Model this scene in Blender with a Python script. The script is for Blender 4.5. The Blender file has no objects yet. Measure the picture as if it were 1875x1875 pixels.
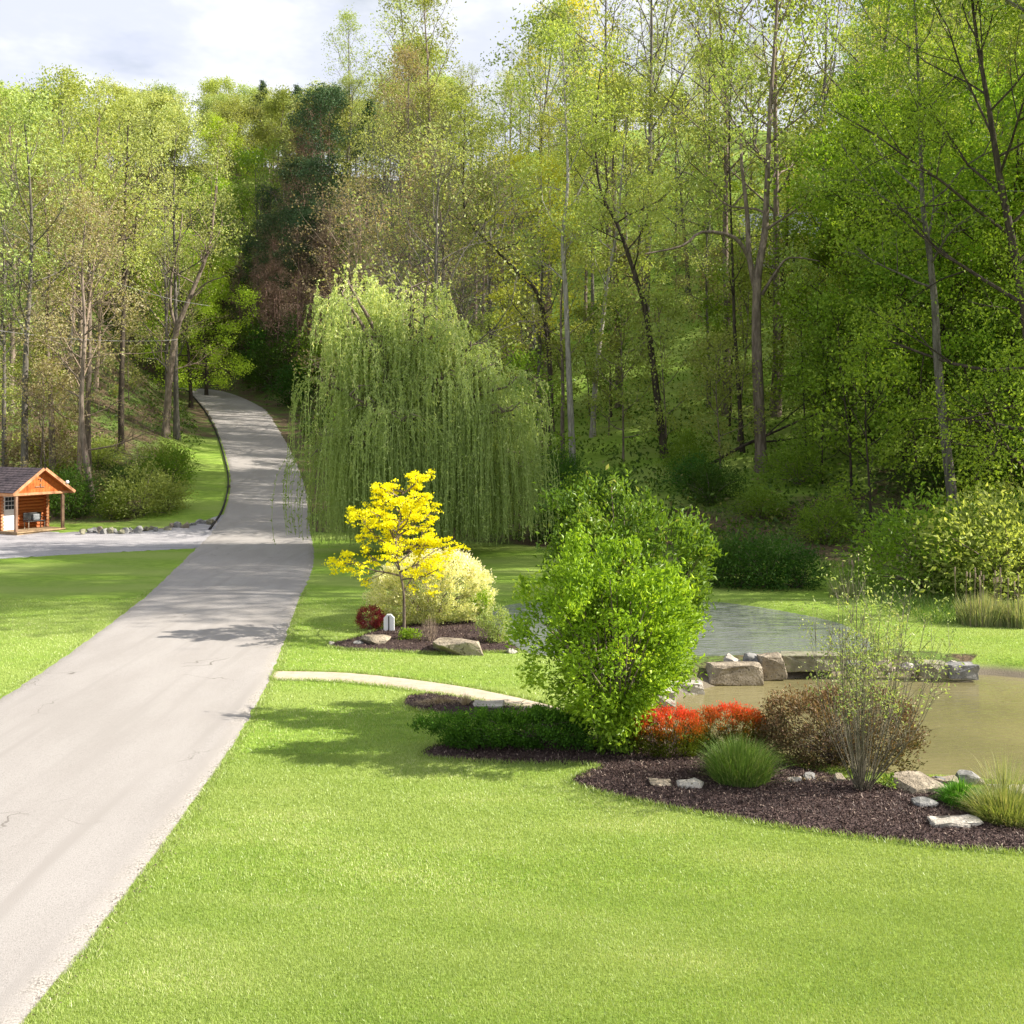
import bpy, math, random
import numpy as np
from mathutils import Vector, Matrix
R = math.radians
SC = bpy.context.scene
COL = SC.collection
F_PX, HY, CH = 2000.0, 780.0, 6.0        # focal length (photo px), horizon row, eye height
rs = np.random.RandomState(11)
rnd = random.Random(5)

# ------------------------------------------------------------------ helpers: terrain
def smooth(a, b, x):
    t = np.clip((np.asarray(x, float) - a) / (b - a), 0, 1); return t * t * (3 - 2 * t)
FOOT_X = [-200, -60, -30, -18, -10, 0, 8, 20, 40, 80, 200]
FOOT_Y = [66, 66, 66, 67, 62, 55, 48, 43.5, 41, 41, 41]
HD = [-50, 0, 10, 20, 40, 80, 120, 145, 165, 200, 300, 700]
HZ = [0, 0, 1.5, 4.6, 12.5, 29.5, 46.5, 55, 59, 60, 50, 30]
def hill(X, Y):
    d = Y - np.interp(X, FOOT_X, FOOT_Y)
    z = sum(np.interp(d + o, HD, HZ) for o in (-6, -3, 0, 3, 6)) / 5
    z = z + smooth(5, 60, d) * (2.2 * np.sin(X * .043 + 1) * np.cos(Y * .037) + 1.2 * np.sin(X * .09 + Y * .06))
    return np.maximum(z, 0)
# road edges in metres (left, right) against depth, and road height
RL = np.array([(-10.6, -2), (-10.7, 5), (-11.0, 14), (-11.35, 24.2), (-12.7, 36.4), (-14.6, 48), (-17.3, 63.2), (-18.4, 70), (-20.7, 80), (-24.3, 92), (-29.6, 108), (-36, 125), (-43.5, 143), (-54, 158)], float)
RR = np.array([(-4.9, -2), (-4.9, 5), (-4.85, 14), (-5.5, 24.5), (-7.1, 36.4), (-8.7, 48.5), (-11.6, 63.2), (-12.9, 70), (-15.2, 80), (-18.4, 92), (-22.6, 106), (-27.5, 121), (-36, 138), (-46, 152)], float)
RZ = np.array([0, 0, 0, 0, 0, 0, .1, .75, 2.0, 3.7, 6.0, 8.4, 10.6, 11.4])
def catmull(P, n):
    P = np.asarray(P, float); out = []
    for i in range(len(P) - 1):
        p0, p1, p2, p3 = P[max(i - 1, 0)], P[i], P[i + 1], P[min(i + 2, len(P) - 1)]
        for k in range(n):
            t = k / n
            out.append(.5 * ((2 * p1) + (-p0 + p2) * t + (2 * p0 - 5 * p1 + 4 * p2 - p3) * t * t + (-p0 + 3 * p1 - 3 * p2 + p3) * t ** 3))
    out.append(P[-1]); return np.array(out)
RLs, RRs, RZs = catmull(RL, 8), catmull(RR, 8), catmull(RZ[:, None], 8)[:, 0]
RCs = (RLs + RRs) / 2; RWs = np.linalg.norm(RLs - RRs, axis=1) / 2
def road_info(X, Y):
    """distance outside the road edge and road height at the nearest centre point"""
    X = np.atleast_1d(X).ravel(); Y = np.atleast_1d(Y).ravel()
    best = np.full(X.shape, 1e9); bz = np.zeros(X.shape)
    A, B = RCs[:-1], RCs[1:]
    for i in range(len(A)):
        ab = B[i] - A[i]; t = np.clip(((X - A[i, 0]) * ab[0] + (Y - A[i, 1]) * ab[1]) / (ab @ ab), 0, 1)
        d = np.hypot(X - A[i, 0] - t * ab[0], Y - A[i, 1] - t * ab[1])
        w = 0.93 * (RWs[i] * (1 - t) + RWs[i + 1] * t); e = d - w
        m = e < best; best = np.where(m, e, best); bz = np.where(m, RZs[i] * (1 - t) + RZs[i + 1] * t, bz)
    return best, bz
def flatpt(px, py, z=0.0):
    Y = F_PX * (CH - z) / (py - HY); return ((px - 937.5) * Y / F_PX, Y)
def poly(pts, z=0.0, n=5):
    P = np.array([flatpt(a, b, z) for a, b in pts]); P = np.vstack([P, P[:1]])
    Q = np.vstack([P[-2:-1], P, P[1:2]]); return catmull(Q, n)[n:-n - 1]
def inside(Pg, X, Y):
    c = np.zeros(X.shape, bool); x0, y0 = Pg[:, 0], Pg[:, 1]; x1, y1 = np.roll(x0, -1), np.roll(y0, -1)
    for a, b, e, f in zip(x0, y0, x1, y1):
        if b == f: continue
        c ^= ((b > Y) != (f > Y)) & (X < (e - a) * (Y - b) / (f - b) + a)
    return c
def sdist(Pg, X, Y):
    """signed distance to polygon, negative inside"""
    best = np.full(X.shape, 1e9); Q = np.roll(Pg, -1, 0)
    for a, b in zip(Pg, Q):
        ab = b - a; L = ab @ ab
        if L < 1e-9: continue
        t = np.clip(((X - a[0]) * ab[0] + (Y - a[1]) * ab[1]) / L, 0, 1)
        best = np.minimum(best, np.hypot(X - a[0] - t * ab[0], Y - a[1] - t * ab[1]))
    return np.where(inside(Pg, X, Y), -best, best)
ZL, ZU = -0.38, -0.13      # lower and upper pond levels
POND_L = poly([(1235, 1282), (1310, 1256), (1400, 1247), (1480, 1240), (1550, 1232), (1640, 1232), (1700, 1238), (1800, 1236), (1875, 1242), (2050, 1256), (2250, 1300), (2300, 1390), (2100, 1452), (1875, 1448), (1720, 1436), (1600, 1430), (1480, 1404), (1330, 1372), (1235, 1350), (1205, 1315)], ZL)
POND_U = poly([(905, 1125), (940, 1108), (1000, 1102), (1150, 1098), (1290, 1102), (1380, 1112), (1450, 1124), (1530, 1142), (1575, 1168), (1588, 1188), (1550, 1196), (1430, 1199), (1300, 1201), (1150, 1208), (1020, 1204), (950, 1188), (912, 1160)], ZU)
BED_A = poly([(600, 1181), (645, 1170), (690, 1155), (780, 1140), (890, 1138), (945, 1155), (962, 1185), (940, 1194), (880, 1196), (800, 1197), (700, 1193), (625, 1189)])
BED_B = poly([(735, 1290), (748, 1276), (800, 1272), (865, 1282), (930, 1294), (1000, 1302), (1060, 1315), (1085, 1332), (1070, 1343), (990, 1337), (900, 1325), (810, 1310), (755, 1301)])
BED_C = poly([(768, 1382), (800, 1366), (880, 1348), (980, 1342), (1080, 1350), (1150, 1338), (1215, 1345), (1300, 1366), (1400, 1392), (1480, 1410), (1600, 1436), (1720, 1442), (1875, 1456), (2080, 1462), (2180, 1500), (2150, 1565), (1990, 1572), (1875, 1564), (1750, 1557), (1600, 1540), (1450, 1520), (1300, 1495), (1170, 1470), (1085, 1450), (1042, 1433), (1070, 1416), (1098, 1406), (1060, 1402), (960, 1401), (860, 1396), (795, 1390)])
PATH_T = [(506, 1229), (580, 1230), (650, 1233), (750, 1243), (870, 1260), (1000, 1288), (1075, 1312), (1140, 1322), (1235, 1322)]
PATH_B = [(496, 1246), (560, 1247), (630, 1250), (710, 1259), (800, 1273), (920, 1299), (1010, 1322), (1090, 1342), (1240, 1346)]
PATH = np.array([flatpt(*p) for p in PATH_T] + [flatpt(*p) for p in PATH_B[::-1]])
GRAVEL = np.array([flatpt(*p) for p in [(380, 1003), (355, 1005), (250, 1010), (100, 1018), (0, 1024), (-300, 1040), (-300, 975), (-60, 966), (0, 967), (120, 976), (150, 975), (250, 974), (330, 967), (400, 957), (430, 955)]])
DAM = np.array([flatpt(*p, -.2) for p in [(1185, 1300), (1225, 1235), (1290, 1208), (1450, 1202), (1600, 1200), (1785, 1212), (1795, 1236), (1640, 1240), (1480, 1246), (1300, 1262), (1215, 1310)]])
def terrain(X, Y):
    shp = np.shape(X); X = np.atleast_1d(np.asarray(X, float)).ravel(); Y = np.atleast_1d(np.asarray(Y, float)).ravel()
    z = hill(X, Y)
    e, rz = road_info(X, Y)
    w = smooth(.6, 13, e); far = Y > 60
    z = np.where(far, rz * (1 - w) + z * w, z)
    near = (Y < 45) & (Y > 10)
    if near.any():
        xn, yn = X[near], Y[near]
        dl, du = sdist(POND_L, xn, yn), sdist(POND_U, xn, yn)
        zn = z[near]
        zn = np.where(dl < .9, np.minimum(zn, (ZL - .45) + (0 - ZL + .45) * smooth(-1.0, .9, dl)), zn)
        zn = np.where(du < .7, np.minimum(zn, (ZU - .4) + (0 - ZU + .4) * smooth(-1.0, .7, du)), zn)
        z[near] = zn
    return z.reshape(shp) if shp else float(z[0])
def G(px, py):
    """pixel of the photo -> point on the terrain"""
    Ys = np.arange(8, 330, .25); X = (px - 937.5) * Ys / F_PX; Zr = CH - (py - HY) * Ys / F_PX
    T = terrain(X, Ys); k = np.argmax(T >= Zr)
    return (float(X[k]), float(Ys[k]), float(T[k]))
def P3(px, py, Y): return np.array([(px - 937.5) * Y / F_PX, Y, CH - (py - HY) * Y / F_PX])

# ------------------------------------------------------------------ helpers: materials
def nt(name):
    m = bpy.data.materials.new(name); m.use_nodes = True; t = m.node_tree; t.nodes.clear()
    return m, t, t.nodes, t.links
def mixc(N, L, fac, a, b, bt='MIX'):
    n = N.new('ShaderNodeMix'); n.data_type = 'RGBA'; n.blend_type = bt; n.clamp_factor = True
    for s, v in ((0, fac), (6, a), (7, b)):
        if hasattr(v, 'is_linked') or hasattr(v, 'links'): L.new(v, n.inputs[s])
        elif s == 0: n.inputs[0].default_value = v
        else: n.inputs[s].default_value = (*v, 1)
    return n.outputs[2]
def noise(N, L, co, scale, detail=3, rough=.6, vec=None):
    n = N.new('ShaderNodeTexNoise'); n.inputs['Scale'].default_value = scale; n.inputs['Detail'].default_value = detail; n.inputs['Roughness'].default_value = rough
    if vec is not None:
        mp = N.new('ShaderNodeMapping'); mp.inputs['Scale'].default_value = vec; L.new(co, mp.inputs[0]); L.new(mp.outputs[0], n.inputs[0])
    else: L.new(co, n.inputs[0])
    return n.outputs[0]
def ramp(N, L, f, a, b):
    n = N.new('ShaderNodeMapRange'); n.interpolation_type = 'SMOOTHSTEP'; n.inputs[1].default_value = a; n.inputs[2].default_value = b; L.new(f, n.inputs[0]); return n.outputs[0]
def out(N, L, sh):
    o = N.new('ShaderNodeOutputMaterial'); L.new(sh, o.inputs[0])
def princ(N, L, col, rough=.8, spec=.3, bump=None, bs=.3, bd=.02, metal=0):
    p = N.new('ShaderNodeBsdfPrincipled'); p.inputs['Roughness'].default_value = rough; p.inputs['Specular IOR Level'].default_value = spec; p.inputs['Metallic'].default_value = metal
    if isinstance(col, tuple): p.inputs['Base Color'].default_value = (*col, 1)
    else: L.new(col, p.inputs['Base Color'])
    if bump is not None:
        b = N.new('ShaderNodeBump'); b.inputs['Strength'].default_value = bs; b.inputs['Distance'].default_value = bd; L.new(bump, b.inputs['Height']); L.new(b.outputs[0], p.inputs['Normal'])
    return p.outputs[0]
def coord(N, kind='Object'):
    return N.new('ShaderNodeTexCoord').outputs[kind]
def geopos(N): return N.new('ShaderNodeNewGeometry').outputs['Position']
def leaf_mat(name, c1, c2, c3=None, trans=.42, gloss=.015, vary=.12):
    """two or three leaf colours mixed by the per-leaf attribute; each plant shifts a little"""
    m, t, N, L = nt(name)
    a = N.new('ShaderNodeAttribute'); a.attribute_name = 'rnd'; f = a.outputs['Fac']
    cr = N.new('ShaderNodeValToRGB'); L.new(f, cr.inputs[0]); e = cr.color_ramp.elements
    e[0].color = (*c1, 1); e[1].color = (*c2, 1)
    if c3: x = e.new(.78); x.color = (*c2, 1); e[-1].color = (*c3, 1)
    oi = N.new('ShaderNodeObjectInfo'); hs = N.new('ShaderNodeHueSaturation')
    def mr(o, a_, b_):
        n = N.new('ShaderNodeMapRange'); n.inputs[3].default_value = a_; n.inputs[4].default_value = b_; L.new(o, n.inputs[0]); return n.outputs[0]
    L.new(mr(oi.outputs['Random'], .5 - vary * .16, .5 + vary * .16), hs.inputs['Hue'])
    mm = N.new('ShaderNodeMath'); mm.operation = 'FRACT'; m2 = N.new('ShaderNodeMath'); m2.operation = 'MULTIPLY'; m2.inputs[1].default_value = 7.31
    L.new(oi.outputs['Random'], m2.inputs[0]); L.new(m2.outputs[0], mm.inputs[0])
    L.new(mr(mm.outputs[0], 1 - vary * 2, 1 + vary * 2), hs.inputs['Value']); L.new(cr.outputs[0], hs.inputs['Color'])
    c = hs.outputs[0]
    d = N.new('ShaderNodeBsdfDiffuse'); tr = N.new('ShaderNodeBsdfTranslucent'); g = N.new('ShaderNodeBsdfGlossy'); g.inputs['Roughness'].default_value = .42
    L.new(c, d.inputs[0]); tc = mixc(N, L, 1.0, c, (1.25, 1.2, .55), 'MULTIPLY'); L.new(tc, tr.inputs[0])
    s1 = N.new('ShaderNodeMixShader'); s1.inputs[0].default_value = trans; L.new(d.outputs[0], s1.inputs[1]); L.new(tr.outputs[0], s1.inputs[2])
    s2 = N.new('ShaderNodeMixShader'); s2.inputs[0].default_value = gloss; L.new(s1.outputs[0], s2.inputs[1]); L.new(g.outputs[0], s2.inputs[2])
    out(N, L, s2.outputs[0]); return m
def simple(name, c1, c2, scale=6, rough=.85, spec=.25, bs=.4, bd=.02, vec=None, sp=None, detail=4, metal=0):
    m, t, N, L = nt(name); co = coord(N)
    n = noise(N, L, co, scale, detail, .65, vec); col = mixc(N, L, ramp(N, L, n, .3, .7), c1, c2)
    if sp: col = mixc(N, L, ramp(N, L, noise(N, L, co, scale * 4.3, 2), .58, .68), col, sp)
    out(N, L, princ(N, L, col, rough, spec, noise(N, L, co, scale * 3, 4, .7, vec), bs, bd, metal)); return m
def bark(name, c1, c2):
    m, t, N, L = nt(name); co = coord(N)
    n = noise(N, L, co, 2.2, 4, .7, (3, 3, .6)); col = mixc(N, L, ramp(N, L, n, .3, .7), c1, c2)
    oi = N.new('ShaderNodeObjectInfo'); col = mixc(N, L, oi.outputs['Random'], col, tuple(x * .65 for x in c1)) if False else col
    out(N, L, princ(N, L, col, .9, .15, noise(N, L, co, 7, 4, .7, (3, 3, .5)), .8, .06)); return m

M = {}
M['bark_brown'] = bark('bark_brown', (.1, .077, .06), (.28, .225, .18))
M['bark_grey'] = bark('bark_grey', (.08, .072, .06), (.2, .18, .155))
M['bark_pale_lit'] = bark('bark_pale_lit', (.2, .185, .16), (.45, .42, .37))  # pale bark for lit trunks, sunlight put into the colour
M['bark_dark'] = bark('bark_dark', (.035, .028, .022), (.1, .08, .06))
M['bark_red'] = bark('bark_red', (.15, .095, .075), (.32, .21, .17))
M['twig_tan'] = bark('twig_tan', (.2, .15, .11), (.36, .28, .21))
M['leaf_lime'] = leaf_mat('leaf_lime', (.26, .33, .08), (.41, .47, .13), (.55, .56, .22))
M['leaf_pale'] = leaf_mat('leaf_pale', (.27, .33, .11), (.42, .47, .17), (.52, .52, .24))
M['leaf_mid'] = leaf_mat('leaf_mid', (.13, .23, .025), (.24, .37, .04), (.38, .49, .085))
M['leaf_bright'] = leaf_mat('leaf_bright', (.23, .37, .03), (.4, .54, .05), (.55, .64, .1))
M['leaf_dark'] = leaf_mat('leaf_dark', (.04, .1, .016), (.08, .18, .025), (.14, .26, .045), trans=.35)
M['leaf_brown'] = leaf_mat('leaf_brown', (.26, .2, .13), (.38, .34, .18), (.4, .43, .16))
M['leaf_rust'] = leaf_mat('leaf_rust', (.25, .14, .06), (.38, .25, .08), (.36, .36, .1))
M['leaf_gold'] = leaf_mat('leaf_gold', (.48, .5, .07), (.62, .62, .1), (.45, .52, .1))
M['needle'] = leaf_mat('needle', (.05, .09, .045), (.09, .15, .07), (.15, .21, .09), trans=.2)
M['needle_brown'] = leaf_mat('needle_brown', (.2, .135, .105), (.32, .23, .18), (.18, .2, .09), trans=.2)
M['leaf_willow'] = leaf_mat('leaf_willow', (.22, .31, .09), (.48, .57, .22), (.8, .82, .44), vary=0)
M['leaf_yellow'] = leaf_mat('leaf_yellow', (.8, .7, .01), (.92, .9, .02), (.95, .95, .08), vary=0, trans=.45)
M['leaf_shrub'] = leaf_mat('leaf_shrub', (.15, .27, .02), (.33, .49, .035), (.56, .68, .07), vary=0, gloss=.025)
M['leaf_shrub2'] = leaf_mat('leaf_shrub2', (.08, .16, .015), (.2, .31, .035), (.48, .44, .12), vary=0, gloss=.025)
M['leaf_hedge'] = leaf_mat('leaf_hedge', (.05, .13, .014), (.13, .28, .025), (.34, .5, .07), vary=0, trans=.3)
M['leaf_cream'] = leaf_mat('leaf_cream', (.42, .5, .18), (.93, .92, .6), (.98, .92, .84), vary=0, trans=.4)
M['leaf_redtip'] = leaf_mat('leaf_redtip', (.08, .11, .01), (.58, .12, .03), (.82, .1, .07), vary=0)
M['leaf_barberry'] = leaf_mat('leaf_barberry', (.10, .012, .02), (.24, .03, .045), (.38, .07, .06), vary=0, trans=.3)
M['leaf_bronze'] = leaf_mat('leaf_bronze', (.08, .08, .03), (.26, .16, .1), (.46, .33, .22), vary=0, trans=.3)
M['leaf_multi'] = leaf_mat('leaf_multi', (.24, .33, .1), (.4, .48, .17), (.56, .56, .3), vary=0)
M['blade_green'] = leaf_mat('blade_green', (.1, .18, .035), (.2, .33, .07), (.42, .42, .2), vary=0)
M['blade_bright'] = leaf_mat('blade_bright', (.05, .17, .015), (.1, .28, .025), (.2, .4, .06), vary=0)
M['blade_tan'] = leaf_mat('blade_tan', (.12, .18, .04), (.26, .29, .09), (.46, .42, .2), vary=0)
M['blade_pale'] = leaf_mat('blade_pale', (.2, .26, .1), (.34, .36, .18), (.5, .45, .3), vary=0)
M['straw'] = leaf_mat('straw', (.3, .23, .15), (.48, .38, .26), (.6, .5, .38), vary=0, trans=.2)
M['stem_grey'] = simple('stem_grey', (.09, .08, .055), (.2, .18, .13), 9)
M['rock_tan'] = simple('rock_tan', (.2, .165, .12), (.4, .34, .26), 3, bs=1, bd=.08, sp=(.12, .1, .07))
M['rock_grey'] = simple('rock_grey', (.13, .13, .127), (.32, .31, .295), 3.5, bs=.7, bd=.05, sp=(.12, .12, .11))
M['rock_pale'] = simple('rock_pale', (.3, .275, .235), (.52, .48, .42), 3, bs=.9, bd=.06, sp=(.2, .18, .14))
M['rock_moss'] = simple('rock_moss', (.16, .15, .1), (.3, .28, .2), 3, bs=.7, bd=.05, sp=(.12, .17, .05))
M['logwood'] = simple('logwood', (.33, .085, .02), (.5, .16, .035), 5, .55, .4, vec=(1, 1, 6))
M['plankwood'] = simple('plankwood', (.38, .09, .015), (.53, .155, .028), 5, .55, .4, vec=(1, 6, 1))
M['trimwood'] = simple('trimwood', (.42, .19, .09), (.55, .28, .15), 5, .6, .3)
M['postwood'] = simple('postwood', (.2, .12, .08), (.3, .19, .13), 5, .8, .2, vec=(4, 4, .5))
M['deckwood'] = simple('deckwood', (.26, .18, .1), (.38, .27, .16), 5, .8, .2)
M['shingle'] = simple('shingle', (.055, .045, .05), (.13, .10, .11), 5, .9, .2, vec=(1, 1, 1))
M['whitepaint'] = simple('whitepaint', (.74, .75, .78), (.8, .81, .84), 3, .5, .4, bs=.05)
M['glass'] = simple('glass', (.02, .03, .04), (.05, .06, .07), 2, .08, .6, bs=.02)
M['blackmetal'] = simple('blackmetal', (.015, .015, .016), (.03, .03, .03), 8, .5, .4, bs=.1)
M['cushion'] = simple('cushion', (.16, .17, .18), (.26, .27, .28), 9, .9, .2)
M['houseroof'] = simple('houseroof', (.27, .29, .33), (.38, .4, .44), 6, .8, .3)
M['siding'] = simple('siding', (.5, .5, .48), (.62, .62, .6), 4, .8, .3)
M['edging'] = simple('edging', (.02, .02, .02), (.05, .045, .045), 5, .9, .2)
M['redwood'] = simple('redwood', (.3, .05, .04), (.42, .09, .06), 5, .8, .2)

# ------------------------------------------------------------------ helpers: meshes
def link(o, parent=None):
    COL.objects.link(o)
    if parent is not None: o.parent = parent
    return o
def tag(o, label=None, cat=None, group=None, kind=None):
    if label: o['label'] = label
    if cat: o['category'] = cat
    if group: o['group'] = group
    if kind: o['kind'] = kind
    return o
def empty(name, loc, label, cat, group=None, rz=0):
    o = bpy.data.objects.new(name, None); o.location = loc; o.rotation_euler = (0, 0, rz); o.empty_display_size = .3
    COL.objects.link(o); return tag(o, label, cat, group)
def mesh(name, V, Fs, mats, rndv=None, smooth_=False, midx=None):
    """V (n,3); Fs list of (m,k) index arrays"""
    me = bpy.data.meshes.new(name); V = np.asarray(V, np.float32)
    me.vertices.add(len(V)); me.vertices.foreach_set('co', V.ravel())
    Fs = [np.asarray(f, np.int32) for f in Fs if len(f)]
    lt = np.concatenate([np.full(len(f), f.shape[1], np.int32) for f in Fs]); ls = np.concatenate([[0], np.cumsum(lt)[:-1]]).astype(np.int32)
    idx = np.concatenate([f.ravel() for f in Fs])
    me.loops.add(len(idx)); me.loops.foreach_set('vertex_index', idx)
    me.polygons.add(len(lt)); me.polygons.foreach_set('loop_start', ls); me.polygons.foreach_set('loop_total', lt)
    if midx is not None: me.polygons.foreach_set('material_index', np.asarray(midx, np.int32))
    me.polygons.foreach_set('use_smooth', np.full(len(lt), smooth_, bool))
    for m in (mats if isinstance(mats, (list, tuple)) else [mats]): me.materials.append(m)
    if rndv is not None:
        a = me.attributes.new('rnd', 'FLOAT', 'POINT'); a.data.foreach_set('value', np.asarray(rndv, np.float32))
    me.update(calc_edges=True); me.validate(); return me
def obj(name, me, parent=None, loc=(0, 0, 0)):
    o = bpy.data.objects.new(name, me); o.location = loc; return link(o, parent)
def tubes(paths):
    """paths: list of (pts (n,3), radii (n,), sides)"""
    VV, FF = [], []; base = 0
    for pts, rad, s in paths:
        pts = np.asarray(pts, float); n = len(pts)
        T = np.gradient(pts, axis=0); T /= np.linalg.norm(T, axis=1)[:, None] + 1e-9
        ref = np.array([0, 0, 1.]) if abs(T[0, 2]) < .8 else np.array([1., 0, 0])
        U = np.cross(T, ref); U /= np.linalg.norm(U, axis=1)[:, None] + 1e-9; W = np.cross(T, U)
        a = np.arange(s) * 2 * math.pi / s
        ring = pts[:, None] + np.asarray(rad)[:, None, None] * (np.cos(a)[None, :, None] * U[:, None] + np.sin(a)[None, :, None] * W[:, None])
        VV.append(ring.reshape(-1, 3)); k = np.arange(s); k2 = (k + 1) % s
        for i in range(n - 1):
            FF.append(np.stack([base + i * s + k, base + i * s + k2, base + (i + 1) * s + k2, base + (i + 1) * s + k], 1))
        base += n * s
    return np.vstack(VV), np.vstack(FF)
def norm(v): return v / (np.linalg.norm(v, axis=-1, keepdims=True) + 1e-9)
def leaves(C, size, rs_, aspect=.5, D=None, dj=1.0, fold=.18, upn=.5):
    """folded leaf of two triangles at each centre; D = preferred long-axis direction"""
    n = len(C); d = rs_.normal(size=(n, 3))
    if D is not None: d = norm(D) + d * dj * .6
    d = norm(d); nn = rs_.normal(size=(n, 3)) + np.array([0, 0, upn * 2]); nn = nn - d * (nn * d).sum(1)[:, None]; nn = norm(nn)
    sd = np.cross(d, nn); s = (np.asarray(size) * rs_.uniform(.65, 1.3, n))[:, None]
    b, t = C - d * s * .5, C + d * s * .5; w = s * aspect * .5; mid = C + d * s * -.06
    l = mid + sd * w + nn * s * fold; r = mid - sd * w + nn * s * fold
    V = np.stack([b, r, t, l], 1).reshape(-1, 3); i = np.arange(n)[:, None] * 4
    return V, np.vstack([i + np.array([[0, 1, 2]]), i + np.array([[0, 2, 3]])])
def join(parts):
    """merge [(V,F,rnd)]"""
    V, F, Rn, b = [], [], [], 0
    for v, f, r in parts: V.append(v); F.append(f + b); Rn.append(np.broadcast_to(r, len(v))); b += len(v)
    return np.vstack(V), np.vstack(F), np.concatenate(Rn)
def boxv(c, s, rot=0):
    """box centred c, full size s"""
    x, y, z = [k / 2 for k in s]
    V = np.array([(i * x, j * y, k * z) for k in (-1, 1) for j in (-1, 1) for i in (-1, 1)], float)
    if rot: ca, sa = math.cos(rot), math.sin(rot); V = V @ np.array([[ca, sa, 0], [-sa, ca, 0], [0, 0, 1]])
    return V + np.array(c, float), np.array([(0, 2, 3, 1), (4, 5, 7, 6), (0, 1, 5, 4), (2, 6, 7, 3), (0, 4, 6, 2), (1, 3, 7, 5)])
def boxes(bs):
    V, F, b = [], [], 0
    for q in bs: v, f = boxv(*q); V.append(v); F.append(f + b); b += 8
    return np.vstack(V), np.vstack(F)
def part(name, bs, mat, parent, bev=0.0):
    V, F = boxes(bs); o = obj(name, mesh(name, V, [F], mat), parent)
    if bev: md = o.modifiers.new('bevel', 'BEVEL'); md.width = bev; md.segments = 2
    return o

# ------------------------------------------------------------------ sky, sun, camera
w = bpy.data.worlds.new('World'); SC.world = w; w.use_nodes = True
N, L = w.node_tree.nodes, w.node_tree.links; N.clear()
SUN_EL, SUN_AZ = 35.0, -3.0
sky = N.new('ShaderNodeTexSky'); sky.sky_type = 'NISHITA'; sky.sun_disc = False; sky.sun_elevation = R(SUN_EL); sky.sun_rotation = R(93); sky.air_density = 1.1; sky.dust_density = 1.6
tc = N.new('ShaderNodeTexCoord')
n1 = noise(N, L, tc.outputs['Generated'], 2.6, 6, .58, (1, 1, 2.6)); n2 = noise(N, L, tc.outputs['Generated'], 5.5, 5, .6, (1, 1, 2.2))
cl = mixc(N, L, ramp(N, L, n2, .42, .6), (6.5, 6.85, 8.0), (8.0, 8.2, 8.6))
mx = mixc(N, L, ramp(N, L, n1, .22, .5), sky.outputs[0], cl)
bg = N.new('ShaderNodeBackground'); bg.inputs[1].default_value = .055; L.new(mx, bg.inputs[0])
wo = N.new('ShaderNodeOutputWorld'); L.new(bg.outputs[0], wo.inputs[0])
sl = bpy.data.lights.new('sun', 'SUN'); sl.energy = 5.0; sl.angle = R(.55); sl.color = (1, .93, .82)
so = obj('sun', None) if False else bpy.data.objects.new('sun', sl); COL.objects.link(so)
ts = Vector((math.cos(R(SUN_EL)) * math.cos(R(SUN_AZ)), math.cos(R(SUN_EL)) * math.sin(R(SUN_AZ)), math.sin(R(SUN_EL))))
so.rotation_euler = ts.to_track_quat('Z', 'Y').to_euler(); so.location = ts * 120
cam = bpy.data.cameras.new('camera'); co_ = bpy.data.objects.new('camera', cam); COL.objects.link(co_)
cam.sensor_width = 36; cam.lens = 36 * F_PX / 1875; cam.shift_y = -(937.5 - HY) / 1875; cam.clip_end = 3000; cam.clip_start = .1
co_.location = (0, 0, CH); co_.rotation_euler = (R(90), 0, 0); SC.camera = co_
SC.view_settings.view_transform = 'Standard'; SC.view_settings.look = 'None'; SC.view_settings.exposure = 1.27; SC.view_settings.gamma = 1
cy = SC.cycles; cy.max_bounces = 7; cy.diffuse_bounces = 3; cy.glossy_bounces = 3; cy.transmission_bounces = 5; cy.transparent_max_bounces = 4; cy.volume_bounces = 0
cy.use_denoising = True; cy.caustics_reflective = False; cy.caustics_refractive = False; cy.sample_clamp_indirect = 6
SC.render.engine = 'CYCLES'

# ------------------------------------------------------------------ ground
def axis(lo, hi, fine, a, b, gr=1.09):
    v = list(np.arange(a, b + 1e-6, fine)); s = fine
    while v[-1] < hi: s = min(s * gr, 14); v.append(v[-1] + s)
    s = fine
    while v[0] > lo: s = min(s * gr, 14); v.insert(0, v[0] - s)
    return np.array(v)
gx = axis(-420, 420, .3, -14, 17); gy = axis(-30, 720, .3, 8, 46, 1.05)
XX, YY = np.meshgrid(gx, gy); ZZ = terrain(XX, YY)
nx, ny = len(gx), len(gy)
ii = (np.arange(ny - 1)[:, None] * nx + np.arange(nx - 1)[None]).ravel()
Fg = np.stack([ii, ii + 1, ii + nx + 1, ii + nx], 1)
Xf, Yf = XX.ravel(), YY.ravel(); dft = Yf - np.interp(Xf, FOOT_X, FOOT_Y); er, _ = road_info(Xf, Yf)
def lawn_mask(X, Y):
    d = Y - np.interp(X, FOOT_X, FOOT_Y); m = 1 - smooth(-3.5, .5, d)
    px = 937.5 + X / np.maximum(Y, 1) * F_PX
    e, _ = road_info(X, Y)
    bank = (1 - smooth(3, 7, e)) * (1 - smooth(92, 104, Y)) * (px < 430)
    mead = smooth(1500, 1640, px) * smooth(58, 64, Y) * (1 - smooth(100, 118, Y)) * (X > 0)
    mead2 = smooth(1290, 1340, px) * (1 - smooth(1560, 1600, px)) * smooth(84, 90, Y) * (1 - smooth(150, 170, Y))
    mead3 = smooth(940, 990, px) * smooth(150, 165, Y)
    mead4 = (px > 1010) * (px < 1600) * smooth(54, 60, Y) * .75
    dam = inside(DAM, X, Y)
    m = np.where(dam, 0, m)
    return np.clip(np.maximum.reduce([m, bank, mead, mead2, mead3, mead4]), 0, 1)
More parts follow.
